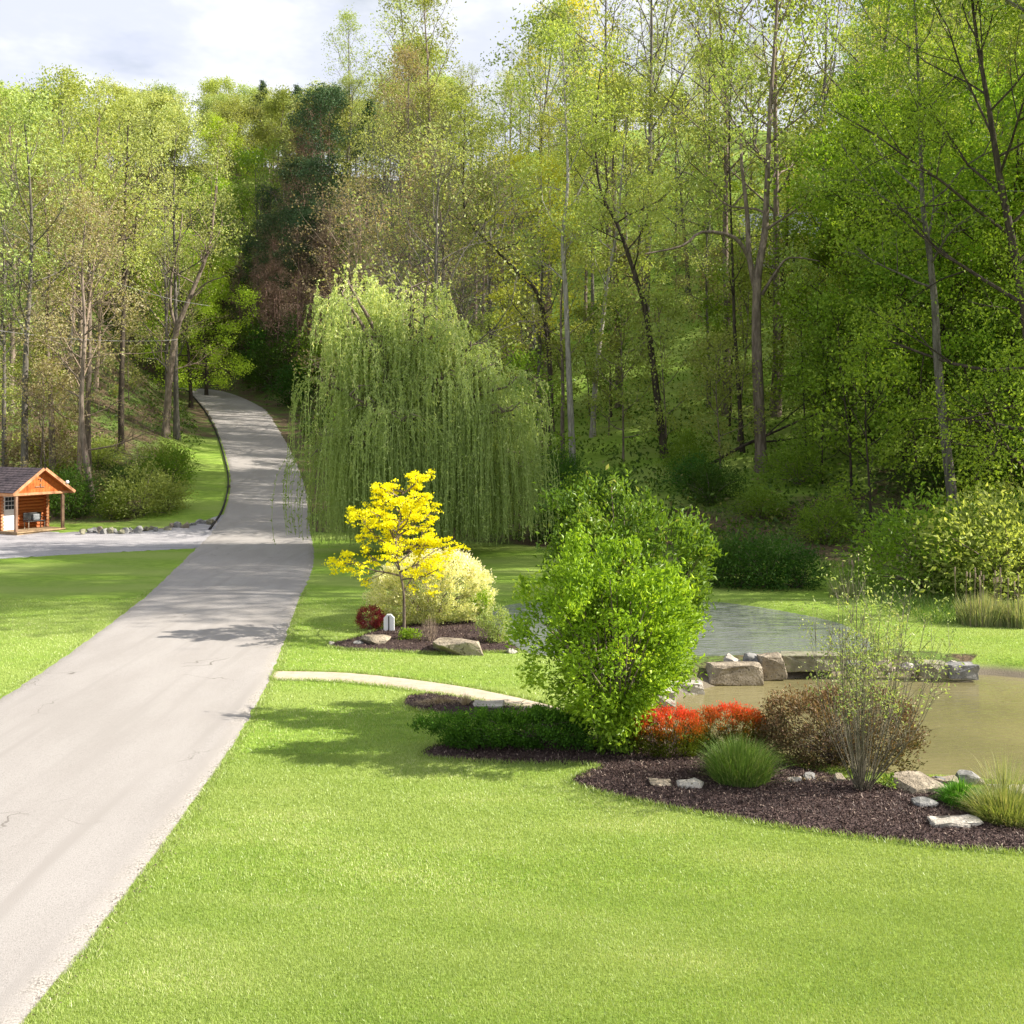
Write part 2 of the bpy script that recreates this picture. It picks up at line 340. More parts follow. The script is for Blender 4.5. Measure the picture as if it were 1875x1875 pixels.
me = mesh('ground', np.stack([Xf, Yf, ZZ.ravel()], 1), [Fg], [], lawn_mask(Xf, Yf), True)
m, t, N, L = nt('ground_cover'); po = geopos(N)
a = N.new('ShaderNodeAttribute'); a.attribute_name = 'rnd'
big = noise(N, L, po, .35, 3, .55, (.35, 1.1, 1)); mid = noise(N, L, po, 3.5, 4, .65, (.6, 1, 1)); fin = noise(N, L, po, 42, 3, .7)
g = mixc(N, L, ramp(N, L, mid, .33, .67), (.16, .27, .03), (.25, .37, .05)); g = mixc(N, L, ramp(N, L, big, .35, .65), g, (.27, .35, .08))
g = mixc(N, L, ramp(N, L, fin, .5, .72), g, (.12, .2, .025))
fl = mixc(N, L, ramp(N, L, noise(N, L, po, .5, 4), .42, .6), (.14, .1, .06), (.12, .19, .035)); fl = mixc(N, L, ramp(N, L, noise(N, L, po, 9, 4), .4, .65), fl, (.05, .04, .022))
msk = mixc(N, L, .3, a.outputs['Fac'], noise(N, L, po, .8, 4)); col = mixc(N, L, ramp(N, L, msk, .38, .6), fl, g)
sepz = N.new('ShaderNodeSeparateXYZ'); L.new(po, sepz.inputs[0])
col = mixc(N, L, ramp(N, L, sepz.outputs[2], -.1, -.3), col, (.17, .145, .105))
bumpn = noise(N, L, po, 30, 4, .7)
out(N, L, princ(N, L, col, .9, .15, bumpn, .9, .04)); me.materials.clear(); me.materials.append(m)
tag(obj('ground', me), kind='structure')

# ------------------------------------------------------------------ roads, paths, beds
def sheet_from_edges(name, A, B, nc, dz, mat, jag=0, crown=0):
    A, B = np.asarray(A), np.asarray(B); n = len(A); V = []
    ja, jb = rs.normal(0, jag, (n, 1)), rs.normal(0, jag, (n, 1))
    u = np.linspace(0, 1, nc) if nc < 7 else np.r_[0, .035, .075, np.linspace(.13, .87, nc - 6), .925, .965, 1]
    d = norm(B - A); A2, B2 = A + d * ja, B + d * jb
    P = A2[:, None] * (1 - u)[None, :, None] + B2[:, None] * u[None, :, None]
    z = terrain(P[..., 0], P[..., 1]) + dz + crown * (1 - (2 * u[None] - 1) ** 2)
    z[:, 0] -= .06; z[:, -1] -= .06
    V = np.dstack([P, z]).reshape(-1, 3)
    i = (np.arange(n - 1)[:, None] * nc + np.arange(nc - 1)[None]).ravel()
    ed = np.tile(np.r_[1, 1, np.zeros(nc - 4), 1, 1], n) if nc > 6 else None
    return mesh(name, V, [np.stack([i, i + 1, i + nc + 1, i + nc], 1)], mat, ed, True)
m, t, N, L = nt('asphalt'); po = geopos(N)
c = mixc(N, L, ramp(N, L, noise(N, L, po, .7, 4, .6, (1, .35, 1)), .3, .7), (.29, .268, .25), (.34, .318, .30))
c = mixc(N, L, ramp(N, L, noise(N, L, po, 60, 3, .8), .5, .62), c, (.22, .205, .19))
c = mixc(N, L, ramp(N, L, noise(N, L, po, 85, 2, .8), .60, .68), c, (.46, .43, .41))
c = mixc(N, L, ramp(N, L, noise(N, L, po, 1.6, 5, .8, (1, 4, 1)), .68, .75), c, (.2, .18, .165))
wn = N.new('ShaderNodeVectorMath'); wn.operation = 'MULTIPLY_ADD'; nn_c = N.new('ShaderNodeTexNoise'); nn_c.inputs['Scale'].default_value = 1.1; nn_c.inputs['Detail'].default_value = 4; L.new(po, nn_c.inputs[0]); L.new(nn_c.outputs[1], wn.inputs[0]); wn.inputs[1].default_value = (1.2, 1.2, 0); L.new(po, wn.inputs[2])
vc = N.new('ShaderNodeTexVoronoi'); vc.feature = 'DISTANCE_TO_EDGE'; vc.inputs['Scale'].default_value = .22; L.new(wn.outputs[0], vc.inputs[0])
ck = N.new('ShaderNodeMath'); ck.operation = 'MULTIPLY'; L.new(ramp(N, L, vc.outputs['Distance'], .0035, .001), ck.inputs[0]); L.new(ramp(N, L, noise(N, L, po, .5, 2), .48, .6), ck.inputs[1]); c = mixc(N, L, ck.outputs[0], c, (.15, .135, .12))
ae = N.new('ShaderNodeAttribute'); ae.attribute_name = 'rnd'; gr = mixc(N, L, ramp(N, L, noise(N, L, po, 34, 3, .8), .42, .6), (.42, .39, .35), (.13, .115, .1))
em = N.new('ShaderNodeMath'); em.operation = 'MULTIPLY'; L.new(ae.outputs['Fac'], em.inputs[0]); L.new(ramp(N, L, noise(N, L, po, 2.2, 5, .75), .36, .62), em.inputs[1]); c = mixc(N, L, em.outputs[0], c, gr)
c = mixc(N, L, ramp(N, L, noise(N, L, po, .9, 2, .5, (2.6, .12, 1)), .5, .75), c, (.275, .255, .238))
out(N, L, princ(N, L, c, .9, .25, noise(N, L, po, 70, 3, .8), .6, .014)); M['asphalt'] = m
RLd, RRd = catmull(RL, 40), catmull(RR, 40)
tag(obj('driveway', sheet_from_edges('driveway', RLd, RRd, 13, .03, m, .022, .03)), kind='structure')
m, t, N, L = nt('gravel'); po = geopos(N); vo = N.new('ShaderNodeTexVoronoi'); vo.inputs['Scale'].default_value = 16; L.new(po, vo.inputs[0])
c = mixc(N, L, ramp(N, L, noise(N, L, po, .6, 4, .6, (.5, 2, 1)), .35, .65), (.3, .29, .3), (.47, .45, .46)); c = mixc(N, L, vo.outputs['Distance'], c, (.26, .25, .26))
out(N, L, princ(N, L, c, .9, .2, vo.outputs['Distance'], .8, .03)); M['gravel'] = m
def fan(name, Pg, dz, mat, step=.3, mound=0, lip=.35, edge=.05, noisez=0):
    """sheet filling a polygon: fine grid clipped to it, following the terrain"""
    x0, y0 = Pg.min(0) - step; x1, y1 = Pg.max(0) + step
    xs, ys = np.arange(x0, x1, step), np.arange(y0, y1, step); X, Y = np.meshgrid(xs, ys)
    sd = sdist(Pg, X.ravel(), Y.ravel()); keep = (sd < step * .75)
    # pull the outside ring onto the outline
    Xr, Yr = X.ravel().copy(), Y.ravel().copy(); e = 1e-3
    gxn = (sdist(Pg, Xr + e, Yr) - sd) / e; gyn = (sdist(Pg, Xr, Yr + e) - sd) / e
    pull = (sd > -step * .45) & keep; gl = np.hypot(gxn, gyn) + 1e-9
    Xr = np.where(pull, Xr - gxn / gl * sd, Xr); Yr = np.where(pull, Yr - gyn / gl * sd, Yr); sdd = np.where(pull, 0, sd)
    z = terrain(Xr, Yr) + dz + mound * smooth(0, lip, -sdd) + noisez * rs.normal(size=Xr.shape) * (sdd < -.05)
    z = np.where(pull, z - edge, z)
    nxx = len(xs); i = (np.arange(len(ys) - 1)[:, None] * nxx + np.arange(nxx - 1)[None]).ravel()
    Fq = np.stack([i, i + 1, i + nxx + 1, i + nxx], 1); Fq = Fq[keep[Fq].all(1)]
    used = np.unique(Fq); mp = np.full(len(Xr), -1); mp[used] = np.arange(len(used))
    return mesh(name, np.stack([Xr, Yr, z], 1)[used], [mp[Fq]], mat, None, True)
tag(obj('gravel_lane', fan('gravel_lane', GRAVEL, .02, M['gravel'], .5, edge=.04)), kind='structure')
m, t, N, L = nt('mulch'); po = geopos(N)
vo = N.new('ShaderNodeTexVoronoi'); vo.inputs['Scale'].default_value = 26; mp = N.new('ShaderNodeMapping'); mp.inputs['Scale'].default_value = (1, 1.7, 1); L.new(po, mp.inputs[0]); L.new(mp.outputs[0], vo.inputs[0])
c = mixc(N, L, vo.outputs['Color'], (.035, .022, .02), (.13, .09, .082)); c = mixc(N, L, ramp(N, L, noise(N, L, po, 1.2, 4), .35, .7), c, (.06, .042, .04))
out(N, L, princ(N, L, c, .95, .15, vo.outputs['Distance'], .9, .04)); M['mulch'] = m
BEDS = {'A': BED_A, 'B': BED_B, 'C': BED_C}
for k, b in BEDS.items():
    tag(obj('mulch_bed', fan('mulch_bed', b, .03, m, .12, .07, .5, .06, .008)), kind='structure')
M['chip'] = leaf_mat('chip', (.03, .018, .016), (.11, .075, .065), (.32, .25, .2), trans=0, vary=0)
def scatter_in(Pg, n, margin=.03, ymax=None):
    lo, hi = Pg.min(0), Pg.max(0); q = rs.uniform(lo, hi, (n, 2)); s = sdist(Pg, q[:, 0], q[:, 1]); k = s < -margin
    return q[k], s[k]
ps = []
for b, n in ((BED_A, 9000), (BED_B, 5000), (BED_C, 75000)):
    q, s = scatter_in(b, n); z = terrain(q[:, 0], q[:, 1]) + .04 + .07 * smooth(0, .5, -s)
    C = np.column_stack([q, z + .008]); v, f = leaves(C, .055, rs, .35, upn=3, fold=.05); ps.append((v, f, np.repeat(rs.uniform(0, 1, len(C)) ** 1.6, 4)))
V, Fc, rv = join(ps); tag(obj('mulch_chips', mesh('mulch_chips', V, [Fc], M['chip'], rv)), 'dark brown shredded bark chips covering the planting beds', 'mulch', kind='stuff')
# paver path
m, t, N, L = nt('pavers'); po = geopos(N); br = N.new('ShaderNodeTexBrick'); L.new(po, br.inputs[0]); br.inputs['Scale'].default_value = 2.6
br.inputs['Color1'].default_value = (.41, .34, .255, 1); br.inputs['Color2'].default_value = (.46, .39, .3, 1); br.inputs['Mortar'].default_value = (.33, .28, .22, 1); br.inputs['Mortar Size'].default_value = .012
c = mixc(N, L, .35, br.outputs[0], noise(N, L, po, 5, 5), 'OVERLAY')
out(N, L, princ(N, L, c, .9, .2, noise(N, L, po, 30, 3), .3, .01)); M['pavers'] = m
pa = catmull([flatpt(*p) for p in PATH_T], 8); pb = catmull([flatpt(*p) for p in PATH_B], 8)
tag(obj('footpath', sheet_from_edges('footpath', pa, pb, 6, .045, m, .006)), kind='structure')
# water
m, t, N, L = nt('pond_water'); po = geopos(N)
c = mixc(N, L, ramp(N, L, noise(N, L, po, .25, 3, .5), .35, .65), (.2, .175, .085), (.15, .135, .065))
c = mixc(N, L, ramp(N, L, noise(N, L, po, 1.3, 5, .6, (1, 3, 1)), .68, .74), c, (.1, .1, .035))
p = N.new('ShaderNodeBsdfPrincipled'); L.new(c, p.inputs['Base Color']); p.inputs['Roughness'].default_value = .02; p.inputs['IOR'].default_value = 1.5; p.inputs['Specular IOR Level'].default_value = .75
w1 = noise(N, L, po, 5, 2, .5, (.5, 1.6, 1)); w2 = noise(N, L, po, 1.3, 2, .5, (.6, 1.5, 1)); ww = N.new('ShaderNodeMath'); ww.operation = 'ADD'; L.new(w1, ww.inputs[0]); L.new(w2, ww.inputs[1])
b = N.new('ShaderNodeBump'); b.inputs['Strength'].default_value = 1; b.inputs['Distance'].default_value = .09; L.new(ww.outputs[0], b.inputs['Height']); L.new(b.outputs[0], p.inputs['Normal']); out(N, L, p.outputs[0]); M['water'] = m
m2 = m.copy(); m2.name = 'pond_water_upper'; b.inputs['Strength'].default_value = .22
for pg, z, mt in ((POND_L, ZL, m), (POND_U, ZU, m2)):
    cx, cy_ = pg.mean(0); big_ = pg + norm(pg - np.array([cx, cy_])) * (.6 if z == ZL else .3)
    V = np.column_stack([big_, np.full(len(big_), z)]); V = np.vstack([V, [(cx, cy_, z)]]); n = len(big_); k = np.arange(n)
    tag(obj('pond_water', mesh('pond_water', V, [np.stack([k, (k + 1) % n, np.full(n, n)], 1)], mt)), kind='structure')
for nd in m2.node_tree.nodes:
    if nd.type == 'BSDF_PRINCIPLED':
        for l_ in list(nd.inputs['Base Color'].links): m2.node_tree.links.remove(l_)
        nd.inputs['Base Color'].default_value = (.15, .16, .155, 1)
# black edging along the left of the driveway where it climbs
E = RLd[(RLd[:, 1] > 62) & (RLd[:, 1] < 138)]; dn = norm(np.gradient(E, axis=0)); dn = np.stack([-dn[:, 1], dn[:, 0]], 1)
prof = [(-.02, -.1), (-.02, .12), (.07, .13), (.09, -.1)]; V = []
for (p, d) in zip(E, dn):
    z0 = terrain(p[0], p[1])
    for o_, h_ in prof: q = p + d * (o_ + .05); V.append((q[0], q[1], z0 + h_))
k = np.arange(len(E) - 1)[:, None] * 4; Fe = np.vstack([np.hstack([k + i, k + i + 1, k + 5 + i, k + 4 + i]) for i in range(3)])
tag(obj('driveway_edging', mesh('driveway_edging', V, [Fe], M['edging'])), 'thin black edging strip curving up the left side of the driveway', 'edging')

# ------------------------------------------------------------------ lawn blades
def lawn_ok(X, Y):
    e, _ = road_info(X, Y); ok = (e > .1) & (lawn_mask(X, Y) > .5)
    for b in (BED_A, BED_B, BED_C, PATH, GRAVEL): ok &= sdist(b, X, Y) > .02
    ok &= (sdist(POND_L, X, Y) > .35) & (sdist(POND_U, X, Y) > .25); return ok
def blades(X, Y, h, wd, rs_, lean=.5):
    n = len(X); z = terrain(X, Y); a_ = rs_.uniform(0, 2 * math.pi, n); hh = h * rs_.uniform(.6, 1.3, n)
    sx, sy = np.cos(a_) * wd / 2, np.sin(a_) * wd / 2; lx, ly = rs_.normal(0, lean, n) * hh, rs_.normal(0, lean, n) * hh
    b0 = np.stack([X - sx, Y - sy, z - .005], 1); b1 = np.stack([X + sx, Y + sy, z - .005], 1); t = np.stack([X + lx, Y + ly, z + hh], 1)
    i = np.arange(n)[:, None] * 3; return np.stack([b0, b1, t], 1).reshape(-1, 3), i + np.array([[0, 1, 2]])
ps = []
for (y0, y1, n, h, wd) in ((9.5, 14, 520000, .032, .0065), (14, 20, 400000, .034, .01), (20, 38, 280000, .038, .018)):
    Y = rs.uniform(y0, y1, n); X = rs.uniform(-.5, .5, n) * Y; k = lawn_ok(X, Y); X, Y = X[k], Y[k]
    v, f = blades(X, Y, h, wd, rs, .4)
    pat = .5 + .3 * np.sin(X * .63 + 1.7 * np.sin(Y * .41)) * np.sin(Y * .77 + 1.2 * np.sin(X * .5)) + .25 * np.sin(X * 1.7 + 2 * np.sin(Y * .9)) * np.sin(Y * 2.1 + X * .5) + .12 * np.sin(Y * 6.2 + X * .6)
    r_ = np.clip(.12 + pat * .38 + rs.uniform(-.05, .55, len(X)), 0, 1); ps.append((v, f, np.repeat(r_, 3)))
# ragged fringe on the road edges
for E_, sgn in ((RRd, 1), (RLd, -1)):
    k = rs.randint(0, len(E_), 26000); p = E_[k]; k2 = (p[:, 1] > 9) & (p[:, 1] < 40); p = p[k2]
    X = p[:, 0] + sgn * (rs.exponential(.06, len(p)) - .03) + rs.normal(0, .02, len(p)); Y = p[:, 1] + rs.uniform(-.25, .25, len(p))
    v, f = blades(X, Y, .06, .012, rs, .7); ps.append((v, f, np.repeat(rs.uniform(0, 1, len(X)), 3)))
for bd_ in (BED_A, BED_B, BED_C, PATH):
    Q = np.roll(bd_, -1, 0); seg = np.linalg.norm(Q - bd_, axis=1); nn_ = int(seg.sum() * 260); k = rs.choice(len(bd_), nn_, p=seg / seg.sum()); u_ = rs.uniform(size=(nn_, 1)); p = bd_[k] * (1 - u_) + Q[k] * u_ + rs.normal(0, .035, (nn_, 2))
    v, f = blades(p[:, 0], p[:, 1], .07, .013, rs, .6); v[:, 2] += .02; ps.append((v, f, np.repeat(rs.uniform(0, .8, nn_), 3)))
V, Fc, rv = join(ps); M['lawn'] = leaf_mat('lawn', (.2, .3, .06), (.39, .48, .14), (.62, .63, .35), vary=0, trans=.3, gloss=.04)
tag(obj('lawn_grass', mesh('lawn_grass', V, [Fc], M['lawn'], rv)), 'short mown sunlit lawn grass across the foreground', 'grass', kind='stuff')
# crumbs of asphalt and dead leaves along the right road edge
ps = []
k = rs.randint(0, len(RRd), 3500); p = RRd[k]; k2 = (p[:, 1] > 9) & (p[:, 1] < 36); p = p[k2]
C = np.column_stack([p[:, 0] + rs.normal(.02, .09, len(p)), p[:, 1] + rs.uniform(-.3, .3, len(p)), np.full(len(p), .035)]); v, f = leaves(C, .022, rs, .8, upn=2)
tag(obj('edge_litter', mesh('edge_litter', v, [f], M['chip'], np.repeat(rs.uniform(0, 1, len(C)), 4))), 'dead leaves and loose grit along the right driveway edge', 'litter', kind='stuff')
# ------------------------------------------------------------------ tree building
class Cfg: pass
def cfg(**k):
    c = Cfg(); c.__dict__.update(dict(up=(.1, .12, .1, .05), wob=.16, nb=(5, 5), ratio=.5, ang=(35, 60), lv=2, sides=(8, 5, 4, 3))); c.__dict__.update(k); return c
def rvec(r_): return np.array([r_.gauss(0, 1), r_.gauss(0, 1), r_.gauss(0, 1)])
def grow(r_, p, d, Ln, rad, lvl, c, paths, tips, n=5):
    pts = [p]; ds = [d]
    for i in range(n):
        d = d + rvec(r_) * c.wob + np.array([0, 0, c.up[min(lvl, 3)]]); d = d / np.linalg.norm(d); p = p + d * Ln / n; pts.append(p); ds.append(d)
    paths.append((np.array(pts), np.linspace(rad, rad * .3, n + 1), c.sides[min(lvl, 3)]))
    if lvl <= c.lv:
        for j in range(c.nb[min(lvl - 1, len(c.nb) - 1)]):
            t = r_.uniform(.25, 1) * n; k = min(int(t), n - 1); q = pts[k] + (pts[k + 1] - pts[k]) * (t - k); dd = ds[k]
            pe = np.cross(dd, rvec(r_)); pe /= np.linalg.norm(pe) + 1e-9; a = R(r_.uniform(*c.ang))
            grow(r_, q, dd * math.cos(a) + pe * math.sin(a), Ln * c.ratio * (1.15 - .6 * t / n) * r_.uniform(.75, 1.2), rad * (1 - .65 * t / n) * .55, lvl + 1, c, paths, tips, 4)
        tips.append((pts[-1], ds[-1]))
    else:
        for k in range(2, n + 1): tips.append((pts[k], ds[k]))
def tree_mesh(seed, H, tr, base=.35, spread=.3, nl=14, elev=(20, 65), c=None, trunk=None, nleaf=6000, lsize=.3, sig=.45, aspect=.6, prof=None, lean=.02, wsh=.9, zs=.75):
    """returns (trunk V,F), (leaf V,F,rnd)"""
    r_ = random.Random(seed); q = np.random.RandomState(seed); c = c or cfg(); paths, tips = [], []
    if trunk is None:
        n = 9; x = np.array([0., 0, 0]); T = [x.copy()]; dx = np.array([r_.gauss(0, lean), r_.gauss(0, lean), 0])
        for i in range(n): dx = dx + np.array([r_.gauss(0, .03), r_.gauss(0, .03), 0]); dx *= .92; x = x + (dx + np.array([0, 0, 1])) * H / n; T.append(x.copy())
        trunk = np.array(T)
    n = len(trunk) - 1; z0 = trunk[0, 2]; s = np.linspace(0, 1, n + 1); rad = tr * (1 - .85 * s ** .9); rad[0] *= 1.35
    paths.append((trunk, rad, c.sides[0]))
    prof = prof or (lambda t: .35 + .95 * math.sin(math.pi * min(1, .15 + .85 * t)) ** .8)
    az = r_.uniform(0, 6)
    for i in range(nl):
        t = (i + r_.uniform(.1, .9)) / nl; f = (base + (1 - base) * t) * n; k = min(int(f), n - 1); p = trunk[k] + (trunk[k + 1] - trunk[k]) * (f - k)
        az += 2.4 + r_.uniform(-.5, .5); e = R(elev[0] + (elev[1] - elev[0]) * t + r_.uniform(-8, 8))
        d = np.array([math.cos(az) * math.cos(e), math.sin(az) * math.cos(e), math.sin(e)])
        grow(r_, p, d, H * spread * prof(t) * r_.uniform(.75, 1.15), max(.03, tr * (1 - .8 * f / n) * .42), 1, c, paths, tips)
    tips.append((trunk[-1], np.array([0, 0, 1.])))
    TV, TF = tubes(paths); TP = np.array([a for a, b in tips]); TD = np.array([b for a, b in tips])
    if nleaf:
        # some tips carry more leaves than others: light and dark clumps with gaps
        wgt = q.gamma(wsh, 1, len(TP)); wgt /= wgt.sum(); idx = q.choice(len(TP), nleaf, p=wgt)
        C = TP[idx] + q.normal(0, sig, (nleaf, 3)) * np.array([1, 1, zs]); lv = leaves(C, lsize, q, aspect, upn=.45)
        ph = q.uniform(0, 1, len(TP))[idx]; rv = np.repeat(np.clip(ph * .55 + q.uniform(0, .45, nleaf), 0, 1), 4)
        return (TV, TF), (lv[0], lv[1], rv)
    return (TV, TF), None
PROTO = {}
def proto(kind, seeds, bark_, leaf_, **kw):
    PROTO[kind] = []
    for s in seeds:
        T, Lf = tree_mesh(s, **kw); tm = mesh('trunk_' + kind, T[0], [T[1]], M[bark_], None, True)
        lm = mesh('crown_' + kind, Lf[0], [Lf[1]], M[leaf_], Lf[2]); PROTO[kind].append((tm, lm))
def variant(kind, new, leaf_, bark_=None):
    PROTO[new] = []
    for tm, lm in PROTO[kind]:
        l2 = lm.copy(); l2.materials[0] = M[leaf_]; t2 = tm
        if bark_: t2 = tm.copy(); t2.materials[0] = M[bark_]
        PROTO[new].append((t2, l2))
proto('lime', (1, 2, 3), 'bark_grey', 'leaf_lime', H=21, tr=.26, base=.3, spread=.27, nl=16, nleaf=5600, lsize=.28, sig=.5, c=cfg(nb=(6, 6)))
variant('lime', 'pale', 'leaf_pale', 'bark_brown'); variant('lime', 'green', 'leaf_mid'); variant('lime', 'gold', 'leaf_gold'); variant('lime', 'rust', 'leaf_rust')
proto('slim', (11, 12, 13), 'bark_brown', 'leaf_lime', H=24, tr=.24, base=.42, spread=.2, nl=15, elev=(30, 70), nleaf=3400, lsize=.23, sig=.4, c=cfg(nb=(6, 6)))
variant('slim', 'slimpale', 'leaf_pale', 'bark_grey'); variant('slim', 'slimbrown', 'leaf_brown')
proto('bare', (21, 22, 23), 'twig_tan', 'leaf_brown', H=19, tr=.2, base=.18, spread=.3, nl=20, elev=(25, 60), nleaf=2200, lsize=.2, sig=.4, c=cfg(nb=(7, 6), wob=.22))
variant('bare', 'baregrey', 'leaf_pale', 'bark_grey')
proto('dense', (31, 32, 33), 'bark_dark', 'leaf_mid', H=22, tr=.3, base=.16, spread=.3, nl=22, elev=(2, 55), nleaf=15000, lsize=.27, sig=.5, c=cfg(up=(.03, .03, .03, 0), nb=(6, 5)))
variant('dense', 'densebright', 'leaf_bright'); variant('dense', 'densedark', 'leaf_dark')
cone = lambda t: 1.25 * (1.02 - t)
proto('neardense', (91, 92), 'bark_dark', 'leaf_mid', H=22, tr=.3, base=.14, spread=.3, nl=24, elev=(2, 55), nleaf=42000, lsize=.13, sig=.42, c=cfg(up=(.03, .03, .03, 0), nb=(7, 6)))
proto('conifer', (41, 42), 'bark_dark', 'needle', H=19, tr=.22, base=.1, spread=.2, nl=44, elev=(-12, 18), nleaf=11000, lsize=.3, sig=.28, aspect=.28, prof=cone, c=cfg(up=(-.02, -.02, 0, 0), nb=(6,), lv=1, wob=.08))
proto('pine', (51, 52), 'bark_red', 'needle', H=22, tr=.2, base=.72, spread=.14, nl=22, elev=(0, 45), nleaf=4500, lsize=.32, sig=.4, aspect=.3, c=cfg(nb=(5,), lv=1))
proto('pinedead', (53, 54), 'bark_red', 'needle_brown', H=20, tr=.17, base=.2, spread=.1, nl=40, elev=(-20, 20), nleaf=3200, lsize=.25, sig=.35, aspect=.3, c=cfg(nb=(4,), lv=1, wob=.2))
proto('full', (71, 72, 73), 'bark_brown', 'leaf_pale', H=17, tr=.25, base=.22, spread=.34, nl=17, nleaf=9000, lsize=.36, sig=.7)
variant('full', 'fulllime', 'leaf_lime')
proto('sapling', (81, 82, 83), 'bark_brown', 'leaf_lime', H=8.5, tr=.07, base=.12, spread=.26, nl=14, elev=(15, 60), nleaf=2600, lsize=.19, sig=.32)
variant('sapling', 'saplingdark', 'leaf_mid', 'bark_dark'); variant('sapling', 'saplingbrown', 'leaf_brown')
# shrubs for the undergrowth
def shrub_parts(seed, rx, ry, rz, zc, nleaf, lsize, nclump=120, sig=.12, inner=.55, aspect=.5, bump=.18, nstem=40, stem_r=.012, box=2.0, taper=0, updir=0, rfun=None, spikes=0, dj=1.0, wob=.08, cut=True, cw=4.0):
    q = np.random.RandomState(seed); r_ = random.Random(seed)
    d = norm(q.normal(size=(nclump, 3))); ph = q.uniform(0, 6.28, 5); K = q.normal(0, 2.6, (5, 3))
    rr = 1 + bump * np.cos(d @ K.T + ph).mean(1) * 2; se = (np.abs(d) ** box).sum(1) ** (-1 / box)
    rad = rr * se * (inner + (1 - inner) * q.uniform(0, 1, nclump) ** .45)
    C = d * rad[:, None] * np.array([rx, ry, rz])
    if taper: k = 1 - taper * np.clip(-C[:, 2] / rz, 0, 1); C[:, :2] *= k[:, None]
    C[:, 2] += zc; C = C[C[:, 2] > .04] if cut else C; n = len(C)
    gw = q.gamma(cw, 1, n); idx = q.choice(n, nleaf, p=gw / gw.sum()); P = C[idx] + q.normal(0, sig, (nleaf, 3)); P[:, 2] = np.maximum(P[:, 2], .03)
    if spikes:
        top = np.argsort(-C[:, 2] - .5 * np.linalg.norm(C[:, :2], axis=1))[:max(spikes, 1) * 3]; top = top[q.permutation(len(top))[:spikes]]; E = []
        for k in top:
            hgt = q.uniform(.25, .6) * rz * .45; m_ = 60; t = q.uniform(0, 1, m_); dirn = norm(np.array([q.normal(0, .25), q.normal(0, .25), 1]))
            E.append(C[k] + dirn * (t * hgt)[:, None] + q.normal(0, .055, (m_, 3)) * (1.2 - t)[:, None])
        P = np.vstack([P] + E)
    D = P - np.array([0, 0, zc * .6]); D = norm(D) + np.array([0, 0, updir])
    v, f = leaves(P, lsize, q, aspect, D, dj); h = (P[:, 2] - P[:, 2].min()) / (np.ptp(P[:, 2]) + 1e-6)
    o_ = np.linalg.norm((P - np.array([0, 0, zc])) / np.array([rx, ry, rz]), axis=1)
    rv = rfun(h, o_, q) if rfun else np.clip(q.uniform(0, .45, len(P)) + .55 * q.uniform(0, 1, n + 999)[np.concatenate([idx, q.randint(0, n, len(P) - nleaf)])], 0, 1)
    paths = []
    for k in range(min(nstem, n)):
        e = C[k]; b = np.array([q.normal(0, .06), q.normal(0, .06), -.05]); mid = b * .5 + e * .5 + np.array([0, 0, .12 * np.linalg.norm(e[:2])]) - np.array([e[0], e[1], 0]) * .12
        paths.append((catmull([b, mid + q.normal(0, wob * .3, 3), e], 3), np.linspace(stem_r, stem_r * .35, 7), 4))
    return (v, f, np.repeat(rv, 4)), tubes(paths)
def shrub(name, loc, label, cat, leafm, stemm='bark_brown', group=None, turn=0, **kw):
    Lf, St = shrub_parts(**kw); o = empty(name, loc, label, cat, group, turn)
    obj('stems', mesh(name + '_stems', St[0], [St[1]], M[stemm], None, True), o); obj('foliage', mesh(name + '_foliage', Lf[0], [Lf[1]], M[leafm], Lf[2]), o); return o
SH = {}
for k, lm in (('shrubdark', 'leaf_dark'), ('shrubmid', 'leaf_mid'), ('shrublime', 'leaf_lime'), ('shrubbrown', 'leaf_brown')):
    SH[k] = []
    for s in (61, 62):
        Lf, St = shrub_parts(s, 1.9, 1.9, 1.5, 1.3, 3600, .17, 120, .3, inner=.3, bump=.3, nstem=26, stem_r=.03)
        SH[k].append((mesh(k + '_stems', St[0], [St[1]], M['bark_brown'], None, True), mesh(k + '_foliage', Lf[0], [Lf[1]], M[lm], Lf[2])))

# ------------------------------------------------------------------ planting the forest
WORDS = {'lime': 'thin lime green tree', 'pale': 'thin pale olive tree', 'green': 'mid green leafy tree', 'gold': 'yellow budding tree',
         'rust': 'rust tinged budding tree', 'slim': 'slim light green tree', 'slimpale': 'slim grey green tree', 'slimbrown': 'slim brown budded tree', 'sapling': 'small airy sapling', 'saplingdark': 'small dark leafy sapling', 'saplingbrown': 'small brown twiggy sapling',
         'bare': 'bare twiggy tan tree', 'baregrey': 'nearly bare grey tree', 'dense': 'dense green broadleaf tree', 'neardense': 'fine leaved green tree', 'densebright': 'dense bright green tree',
         'densedark': 'dense dark green tree', 'conifer': 'dark blue green conifer', 'pine': 'bare trunked reddish pine', 'pinedead': 'brown dead limbed pine', 'full': 'full round pale green tree', 'fulllime': 'full round lime tree'}
NAMES = {'sapling': 'sapling_tree', 'saplingdark': 'sapling_tree', 'saplingbrown': 'sapling_tree', 'full': 'round_tree', 'fulllime': 'round_tree', 'conifer': 'conifer_tree', 'pine': 'pine_tree', 'pinedead': 'pine_tree', 'bare': 'bare_tree', 'baregrey': 'bare_tree', 'dense': 'leafy_tree', 'neardense': 'leafy_tree', 'densebright': 'leafy_tree', 'densedark': 'leafy_tree'}
